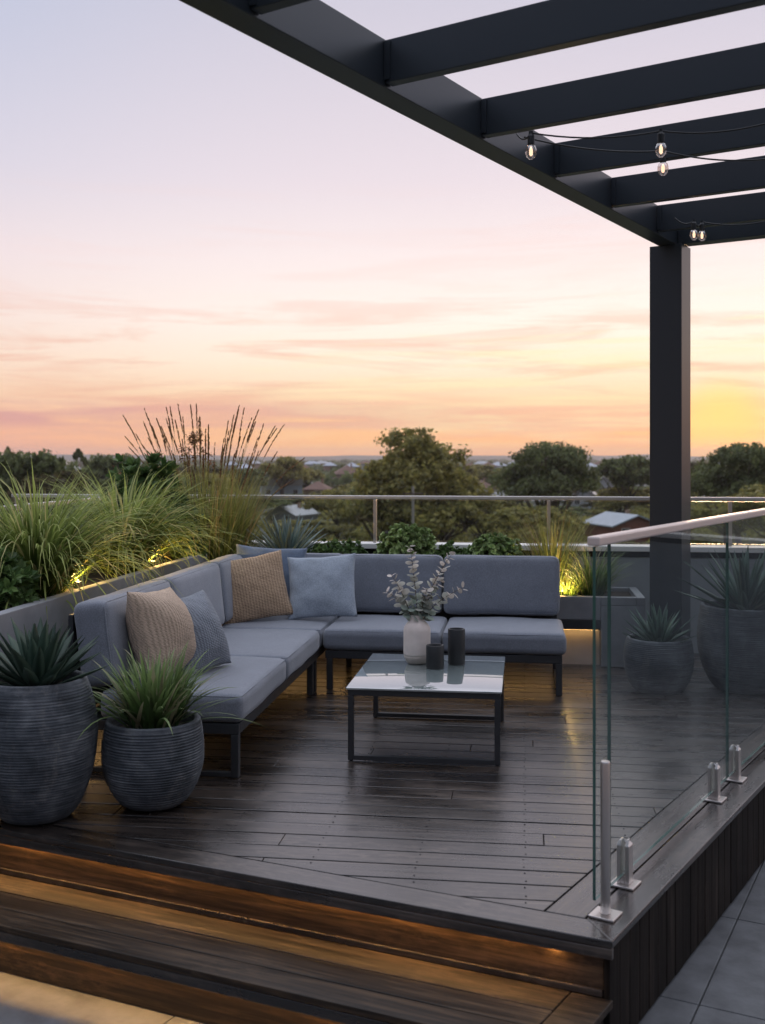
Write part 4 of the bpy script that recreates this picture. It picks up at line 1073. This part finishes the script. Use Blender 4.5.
rng = np.random.default_rng(5)
def crown_mesh(name, seed, nl, per, Rr, Hh, leaf, mt, flat=0.75, gap_low=0.25, umbrella=0.5):
    """foliage as many small leaf quads gathered on twigs, twigs gathered on lobes; unit: metres, base of crown at z=0"""
    g = np.random.default_rng(seed); lobes = []
    for k in range(nl):
        ph = k * 2.39996 + g.uniform(-.3, .3); f = (k + 0.5) / nl; rr = math.sqrt(f) * 0.74
        z = (1 - umbrella * rr * rr * 1.5) * g.uniform(0.68, 0.86) if k % 3 else g.uniform(0.28, 0.5)
        rad = g.uniform(0.22, 0.36)
        lobes.append((rr * math.cos(ph) * Rr, rr * math.sin(ph) * Rr, max(0.16, z) * Hh, rad * Rr))
    allc, alln, rv = [], [], []
    for (x, y, z, r) in lobes:
        nt = 34
        d = g.normal(size=(nt, 3)); d[:, 2] = np.abs(d[:, 2]) * 1.0 - 0.25; d /= np.linalg.norm(d, axis=1)[:, None]
        tw = np.array([x, y, z]) + d * (r * g.uniform(0.55, 1.08, (nt, 1))) * np.array([1, 1, flat])
        k = max(1, per // nt); base = g.uniform(0, 1, nt)
        c = np.repeat(tw, k, 0) + g.normal(size=(nt * k, 3)) * r * 0.13
        n = np.repeat(d, k, 0) + g.normal(size=(nt * k, 3)) * 0.75; n /= np.linalg.norm(n, axis=1)[:, None]
        allc.append(c); alln.append(n); rv.append(np.clip(np.repeat(base, k) + g.normal(size=nt * k) * 0.18, 0, 1))
    c = np.concatenate(allc); n = np.concatenate(alln); rv = np.concatenate(rv)
    keep = c[:, 2] <= np.percentile(c[:, 2], 99.93); c, n, rv = c[keep], n[keep], rv[keep]
    a = np.cross(n, g.normal(size=n.shape)); a /= np.linalg.norm(a, axis=1)[:, None]; b_ = np.cross(n, a)
    s = leaf * g.uniform(0.6, 1.3, (len(c), 1))
    q = np.stack([c - a * s, c + b_ * s * 0.55, c + a * s, c - b_ * s * 0.55], 1).reshape(-1, 3)
    me = bpy.data.meshes.new(name); nf = len(c)
    me.from_pydata(q.tolist(), [], np.arange(nf * 4).reshape(-1, 4).tolist()); me.materials.append(mt)
    at = me.attributes.new('var', 'FLOAT_COLOR', 'POINT'); col = np.zeros((nf * 4, 4)); col[:, 0] = np.repeat(rv, 4); col[:, 1] = np.repeat(g.uniform(0, 1, nf), 4); col[:, 3] = 1
    at.data.foreach_set('color', col.ravel()); me.update()
    return me, lobes
def trunk_mesh(name, lobes, Hc, th, tr):
    m = MB(); m.tube([(0, 0, 0), (0.1, 0, th * 0.5), (0, 0.1, th), (0.1, 0.05, th + Hc * 0.3)], [tr * 1.25, tr, tr * 0.85, tr * 0.5], 8)
    for (x, y, z, r) in lobes[::1]:
        e = Vector((x, y, th + z)); s = Vector((0, 0.05, th * random.uniform(0.75, 1.05)))
        mid = s.lerp(e, 0.5) + Vector((0, 0, -0.06 * Hc)); m.tube([s, mid, e], [tr * 0.42, tr * 0.28, tr * 0.08], 5)
    o = m.build(name, bark, smooth=True); me = o.data; bpy.data.objects.remove(o); return me
KINDS = []
def kind(seed, nl, per, Rr, Hc, th, leaf, mt, **k):
    cm, lb = crown_mesh('crown', seed, nl, per, Rr, Hc, leaf, mt, **k); co_ = np.empty(len(cm.vertices) * 3); cm.vertices.foreach_get('co', co_); co_ = co_.reshape(-1, 3)
    KINDS.append((cm, trunk_mesh('trunk', lb, Hc, th, Rr * 0.06), float(np.percentile(np.abs(co_[:, 0]), 98)), float(np.percentile(co_[:, 2], 99.7)), th))
kind(23, 36, 860, 6.4, 15.0, 1.6, 0.22, crown_a, umbrella=0.75)                # 0 the big central tree
kind(12, 26, 640, 6.4, 10.5, 3.6, 0.22, crown_b, umbrella=0.8, flat=0.75)       # 1 broad umbrella crown
kind(13, 16, 420, 4.6, 7.0, 3.4, 0.26, crown_b)                                 # 2
kind(14, 16, 420, 5.0, 6.2, 3.0, 0.26, crown_a)                                 # 3
kind(15, 16, 420, 4.4, 6.6, 3.2, 0.26, crown_c)                                 # 4
kind(16, 12, 380, 2.0, 8.8, 1.6, 0.24, crown_b, umbrella=0.1)                   # 5 narrow
def tree(ki, u, d, top_v=None, scale=None, label='', group=None, width=None, sz=None):
    cm, tm, Rr, Hc, th = KINDS[ki]
    X = (u - CX) / F * d
    if top_v is not None:
        top = H + (HV - top_v) * d / F - GZ; s_z = top / (Hc + th)
    else: s_z = scale
    s_x = width * d / F / (2 * Rr) if width else s_z
    t = thing('tree', label, 'tree', (X, d, GZ), random.uniform(0, 6.28), group); t.scale = (s_x, s_x, s_z)
    tr = bpy.data.objects.new('trunk', tm); COL.objects.link(tr); tr.parent = t
    cr = bpy.data.objects.new('crown', cm); COL.objects.link(cr); cr.parent = t; cr.location = (0, 0, th)
    return t
tree(0, 413, 110, 433, label='largest tree, a broad olive green crown rising above the horizon beyond the sofa', width=128)
tree(1, 546, 150, 444, label='dark broad crowned tree rising above the horizon left of the pergola post', width=96)
tree(1, 738, 140, 445, label='dark broad crowned tree rising above the horizon at the right edge', width=92)
tree(2, 626, 210, 456, label='medium tree on the horizon just left of the pergola post', width=58)
tree(2, 28, 120, 452, label='dark bushy tree at the far left edge on the horizon', width=84)
tree(5, 80, 230, 449, label='narrow dark columnar tree on the horizon at the left', width=13)
tree(2, 113, 190, 455, label='dark rounded tree on the horizon behind the leftmost grasses', width=62)
tree(4, 60, 115, 472, label='brownish green tree below the horizon behind the leftmost grass', width=90)
tree(3, 283, 330, 457, label='mid green distant tree on the horizon right of the reed plumes', width=44)
tree(5, 7, 200, 447, label='thin dark palm like tree poking above the horizon at the left edge', width=8)
# suburban canopy: rows of trees receding to about 400 m
rows = [(128, 110, 12), (155, 95, 14), (185, 80, 17), (220, 68, 19), (265, 58, 22), (320, 48, 26), (385, 40, 28)]
avoid = [(595, 652, 185, 545), (486, 525, 330, 502), (535, 564, 290, 508), (262, 302, 345, 496), (275, 310, 230, 522), (335, 362, 460, 486), (595, 614, 400, 490), (308, 328, 300, 492), (470, 492, 360, 494), (574, 596, 285, 500), (632, 650, 420, 488), (696, 722, 300, 501), (730, 752, 430, 487), (52, 92, 380, 490)]
GTR = 'trees of the suburb below the terrace'
TL = ['leafy tree of the suburb below the horizon, dark green', 'leafy tree of the suburb below the horizon, olive green', 'leafy tree of the suburb below the horizon, brownish green']
for d, wpx, n in rows:
    for k in range(n):
        u = -160 + 1160 * (k + random.uniform(0.15, 0.85)) / n; dd = d * random.uniform(0.95, 1.06)
        wj = wpx * random.uniform(0.75, 1.15)
        ki = random.choice([2, 3, 4, 3, 4]); tv = HV + random.uniform(0.004, 0.030) * F * 110 / dd + random.uniform(1, 8)
        hit = [bv for u0, u1, da, bv in avoid if u0 - wj * 0.36 < u < u1 + wj * 0.36 and dd < da]
        if hit: tv = max(tv, max(hit) - 1.5)
        if HV + 13.7 * F / dd - tv < 9: continue
        tree(ki, u, dd, tv, label=TL[{2: 0, 3: 1, 4: 2}[ki]], group=GTR, width=wj)

# far woodland as one mass
def woodland():
    g = np.random.default_rng(9); cs = []; rvs = []; ss = []
    for k in range(2100):
        d = 430 * (1 + 9 * (k / 2100) ** 1.8) * g.uniform(0.95, 1.05); u = g.uniform(-280, 1150); X = (u - CX) / F * d
        hgt = g.uniform(5, 9.5); Rr = g.uniform(3.5, 7) * (1 + d / 3000); nn = 46
        p = g.normal(size=(nn, 3)); p /= np.linalg.norm(p, axis=1)[:, None]; p[:, 2] = np.abs(p[:, 2])
        p = p * g.uniform(0.6, 1.05, (nn, 1)) * np.array([Rr, Rr, hgt * 0.72]) + np.array([X, d, GZ + hgt * 0.28])
        cs.append(p); rvs.append(np.clip(g.uniform(0, 1) + g.normal(size=nn) * 0.2, 0, 1)); ss.append(np.full(nn, 0.30 * Rr))
    c = np.concatenate(cs); rv = np.concatenate(rvs); s = np.concatenate(ss)[:, None]
    n = g.normal(size=c.shape); n[:, 2] += 0.4; n /= np.linalg.norm(n, axis=1)[:, None]
    a = np.cross(n, g.normal(size=n.shape)); a /= np.linalg.norm(a, axis=1)[:, None]; b_ = np.cross(n, a)
    q = np.stack([c - a * s, c + b_ * s * 0.7, c + a * s, c - b_ * s * 0.7], 1).reshape(-1, 3); nf = len(c)
    me = bpy.data.meshes.new('distant_woodland'); me.from_pydata(q.tolist(), [], np.arange(nf * 4).reshape(-1, 4).tolist()); me.materials.append(crown_b)
    at = me.attributes.new('var', 'FLOAT_COLOR', 'POINT'); col = np.zeros((nf * 4, 4)); col[:, 0] = np.repeat(rv, 4); col[:, 1] = 0.4; col[:, 3] = 1
    at.data.foreach_set('color', col.ravel()); me.update()
    o = bpy.data.objects.new('distant_woodland', me); COL.objects.link(o); tag(o, kind='stuff')
woodland()
# garden greenery between the houses: low bushes as one mass
def undergrowth():
    g = np.random.default_rng(19); cs = []; rvs = []; ss = []
    for k in range(2500):
        d = 118 * (4.2 ** g.uniform(0, 1)); u = g.uniform(-220, 1060); X = (u - CX) / F * d
        hgt = g.uniform(1.2, 3.6); Rr = g.uniform(1.6, 3.6); nn = 46
        if any(u0 - 6 < u < u1 + 6 and d < da + 4 for u0, u1, da, bv in avoid): hgt *= 0.3
        p = g.normal(size=(nn, 3)); p /= np.linalg.norm(p, axis=1)[:, None]; p[:, 2] = np.abs(p[:, 2])
        p = p * g.uniform(0.5, 1.05, (nn, 1)) * np.array([Rr, Rr, hgt]) + np.array([X, d, GZ])
        cs.append(p); rvs.append(np.clip(g.uniform(0, 1) + g.normal(size=nn) * 0.2, 0, 1)); ss.append(np.full(nn, 0.24 * Rr))
    c = np.concatenate(cs); rv = np.concatenate(rvs); s = np.concatenate(ss)[:, None]
    n = g.normal(size=c.shape); n /= np.linalg.norm(n, axis=1)[:, None]
    a = np.cross(n, g.normal(size=n.shape)); a /= np.linalg.norm(a, axis=1)[:, None]; b_ = np.cross(n, a)
    q = np.stack([c - a * s, c + b_ * s * 0.6, c + a * s, c - b_ * s * 0.6], 1).reshape(-1, 3); nf = len(c)
    me = bpy.data.meshes.new('garden_undergrowth'); me.from_pydata(q.tolist(), [], np.arange(nf * 4).reshape(-1, 4).tolist()); me.materials.append(crown_a)
    at = me.attributes.new('var', 'FLOAT_COLOR', 'POINT'); col = np.zeros((nf * 4, 4)); col[:, 0] = np.repeat(rv, 4); col[:, 1] = np.repeat(g.uniform(0, .7, nf), 4); col[:, 3] = 1
    at.data.foreach_set('color', col.ravel()); me.update()
    o = bpy.data.objects.new('garden_undergrowth', me); COL.objects.link(o); tag(o, kind='stuff')
undergrowth()

# houses
def wall_mat(n, c): return simple(n, c, 0.85, 0, 0.06, 0.6)
white_w = wall_mat('white_render', (0.72, 0.70, 0.66)); grey_w = wall_mat('grey_cladding', (0.34, 0.36, 0.38)); brick_w = simple('red_brick', (0.27, 0.105, 0.07), 0.9, 0, 0.2, 3)
brown_w = wall_mat('tan_brick', (0.30, 0.20, 0.14)); blue_w = wall_mat('blue_grey_render', (0.42, 0.50, 0.58))
roof_grey = simple('grey_metal_roof', (0.36, 0.40, 0.46), 0.45, 0, 0.1, 1.2); roof_pale = simple('pale_metal_roof', (0.40, 0.41, 0.42), 0.6, 0, 0.1, 1); roof_tile = simple('brown_tile_roof', (0.17, 0.10, 0.075), 0.85, 0, 0.2, 2)
pane = simple('window_pane', (0.03, 0.035, 0.045), 0.12, 0, 0.1, 3, spec=0.8)
def house(label, u, d, wpx, base_v, eave_v, apex_v, yaw, wm, rm, depth=8.0, hip=False, wins=2, flat=False, group=None):
    X = (u - CX) / F * d; wd = wpx * d / F; zb = GZ; ze = H + (HV - eave_v) * d / F; za = H + (HV - apex_v) * d / F
    t = thing('house', label, 'house', (X, d, GZ), yaw, group); e = ze - GZ; a = za - GZ; w2, d2 = wd / 2, depth / 2
    m = MB(); m.prism([(-w2, -d2), (w2, -d2), (w2, d2), (-w2, d2)], 0, e)
    if not flat and not hip: m.add([(-w2, -d2, e), (w2, -d2, e), (0, -d2, a), (-w2, d2, e), (w2, d2, e), (0, d2, a)], [(0, 1, 2), (4, 3, 5)])
    m.build('wall', wm, t)
    m = MB(); o = 0.5; th = 0.22
    if flat: m.box(-w2 - 0.2, w2 + 0.2, -d2 - 0.2, d2 + 0.2, e + 0.01, max(e + 0.3, a))
    elif hip:
        r2 = max(0.1, w2 - d2 * 0.9)
        b4 = [(-w2 - o, -d2 - o, e), (w2 + o, -d2 - o, e), (w2 + o, d2 + o, e), (-w2 - o, d2 + o, e), (-r2, 0, a), (r2, 0, a)]
        m.add(b4 + [(x, y, z - th) for x, y, z in b4[:4]], [(0, 1, 5, 4), (1, 2, 5), (2, 3, 4, 5), (3, 0, 4), (1, 0, 6, 7), (2, 1, 7, 8), (3, 2, 8, 9), (0, 3, 9, 6), (6, 9, 8, 7)])
    else:
        sl = (a - e) / w2
        for s in (-1, 1):
            q = [(0, -d2 - o, a + 0.02), (s * (w2 + o), -d2 - o, e - o * sl + 0.02), (s * (w2 + o), d2 + o, e - o * sl + 0.02), (0, d2 + o, a + 0.02)]
            q = q + [(x, y, z + th) for x, y, z in q]
            fs = [(0, 1, 2, 3), (7, 6, 5, 4), (0, 4, 5, 1), (1, 5, 6, 2), (2, 6, 7, 3)]
            m.add(q, fs if s < 0 else [f[::-1] for f in fs])
    rf = m.build('roof', rm, t)
    if wins:
        for k in range(wins):
            x = -w2 + wd * (k + 0.5) / wins; wz = max(1.0, e * 0.62)
            fm = MB(); fm.box(x - 0.75, x + 0.75, -d2 - 0.06, -d2 - 0.003, wz - 0.7, wz + 0.7); fo = fm.build('window', white_w, t)
            fm = MB(); fm.box(x - 0.66, x - 0.03, -d2 - 0.07, -d2 - 0.0605, wz - 0.61, wz + 0.61); fm.box(x + 0.03, x + 0.66, -d2 - 0.07, -d2 - 0.0605, wz - 0.61, wz + 0.61); fm.build('pane', pane, fo)
    if not flat:
        m = MB(); m.box(w2 * 0.35 - 0.3, w2 * 0.35 + 0.3, 0.6, 1.2, e + (a - e) * 0.5, a + 0.7); m.build('chimney', brown_w, rf)
    return t
house('red brick house with a grey gabled roof left of the pergola post', 622, 180, 50, 541, 524, 514.5, R(14), brick_w, roof_grey, 11)
house('white house with a pale roof beyond the rear rail, right of the largest tree', 507, 320, 36, 505, 494 + 18 - 2, 505, R(-20), white_w, roof_pale, 9, hip=True) if False else None
house('long low white building with a pale roof right of the largest tree, below the rail', 505, 330, 38, 503, 497, 490, R(6), white_w, roof_pale, 12, True)
house('small white house with a pale roof behind the wispy seed head grass', 549, 290, 30, 509, 500, 493, R(-10), white_w, roof_pale, 9, True)
house('blue grey flat roofed house left of the largest tree near the horizon', 281, 340, 40, 501, 485, 473, R(8), blue_w, roof_pale, 12, flat=True, wins=3)
house('low grey gabled house left of the largest tree, seen through the rear glass', 292, 225, 34, 524, 514, 506, R(-28), grey_w, roof_pale, 9, False)
house('brown tiled house against the horizon just left of the largest tree', 347, 450, 26, 491, 474, 465, R(10), brown_w, roof_tile, 12, True)
house('small grey house between the dark broad tree and the red brick house', 604, 400, 20, 495, 483, 477, R(-12), grey_w, roof_pale, 9, False)
house('white rendered house with grey roof on the far left above the grass', 72, 375, 42, 497, 476, 466, R(16), white_w, roof_pale, 12, True, 3)
house('white flat roofed block at far left on the horizon', 55, 620, 26, 482, 466, 461, R(5), white_w, roof_pale, 14, flat=True)
house('tan brick house with brown tiled roof close to the left side of the largest tree', 318, 300, 22, 500, 489, 481, R(-8), brown_w, roof_tile, 9, True)
house('white house with brown tiled roof touching the right side of the largest tree', 481, 360, 24, 499, 488, 480, R(14), white_w, roof_tile, 9, True)
house('grey house with pale roof just behind the red brick house', 585, 285, 26, 508, 496, 488, R(-14), grey_w, roof_pale, 9, False)
house('white house with grey roof tucked against the left of the pergola post', 641, 420, 20, 493, 482, 475, R(10), white_w, roof_grey, 9, False)
house('white house with pale roof right of the pergola post under the rail', 709, 300, 30, 507, 496, 488, R(12), white_w, roof_pale, 9, True)
house('small tan house with brown roof near the right edge of the view', 741, 430, 22, 492, 481, 474, R(-6), brown_w, roof_tile, 9, True)
far = [(20, 900, 22), (118, 820, 18), (232, 760, 20), (255, 980, 16), (312, 880, 20), (330, 700, 16), (366, 950, 16), (482, 900, 20), (498, 700, 18), (600, 850, 16), (640, 760, 18), (702, 900, 18), (712, 700, 16), (165, 900, 18), (35, 640, 18), (100, 560, 16), (140, 640, 18), (245, 520, 18), (300, 560, 16), (322, 980, 18), (352, 620, 18), (375, 780, 16), (470, 560, 16), (488, 640, 16), (515, 900, 18), (590, 600, 16), (612, 680, 18), (632, 560, 16), (648, 940, 16), (698, 560, 16), (722, 820, 18), (758, 600, 16)]
for i, (u, d, wpx) in enumerate(far):
    bv = HV + 13.7 * F / d
    house('tiny pale roofed house far off in the hazy suburb near the horizon', u, d, wpx * 0.8, bv, bv - 8.8 * F / d, bv - 11.2 * F / d, random.uniform(-.4, .4), random.choice([white_w, grey_w, white_w, brown_w]), random.choice([roof_pale, roof_grey, roof_tile]), 9, True, 0, group='tiny far houses near the horizon')

t = thing('utility_pole', 'slim grey utility pole standing in front of the largest tree', 'pole', ((413 - CX) / F * 96, 96, GZ))
m = MB(); m.tube([(0, 0, 0), (0, 0, 11.2)], [0.16, 0.11], 8); m.build('pole', simple('pole_timber', (0.30, 0.28, 0.25), 0.8), t)
m = MB(); m.box(-0.9, 0.9, -0.19, -0.115, 10.5, 10.62); m.build('crossarm', bark, t)

# ------------------------------------------------------------------ air
def haze():
    m = MB(); m.box(-6500, 6500, -400, 7500, GZ - 1.0, 60.0)
    mt = bpy.data.materials.new('haze_air'); mt.use_nodes = True; nt = mt.node_tree; nt.nodes.clear()
    o = nt.nodes.new('ShaderNodeOutputMaterial'); v = nt.nodes.new('ShaderNodeVolumePrincipled'); nt.links.new(v.outputs[0], o.inputs['Volume'])
    v.inputs['Color'].default_value = (0.90, 0.86, 0.88, 1); v.inputs['Density'].default_value = 0.00014; v.inputs['Anisotropy'].default_value = 0.45
    tag(m.build('haze', mt), kind='stuff')
HAZE = True
if HAZE: haze()
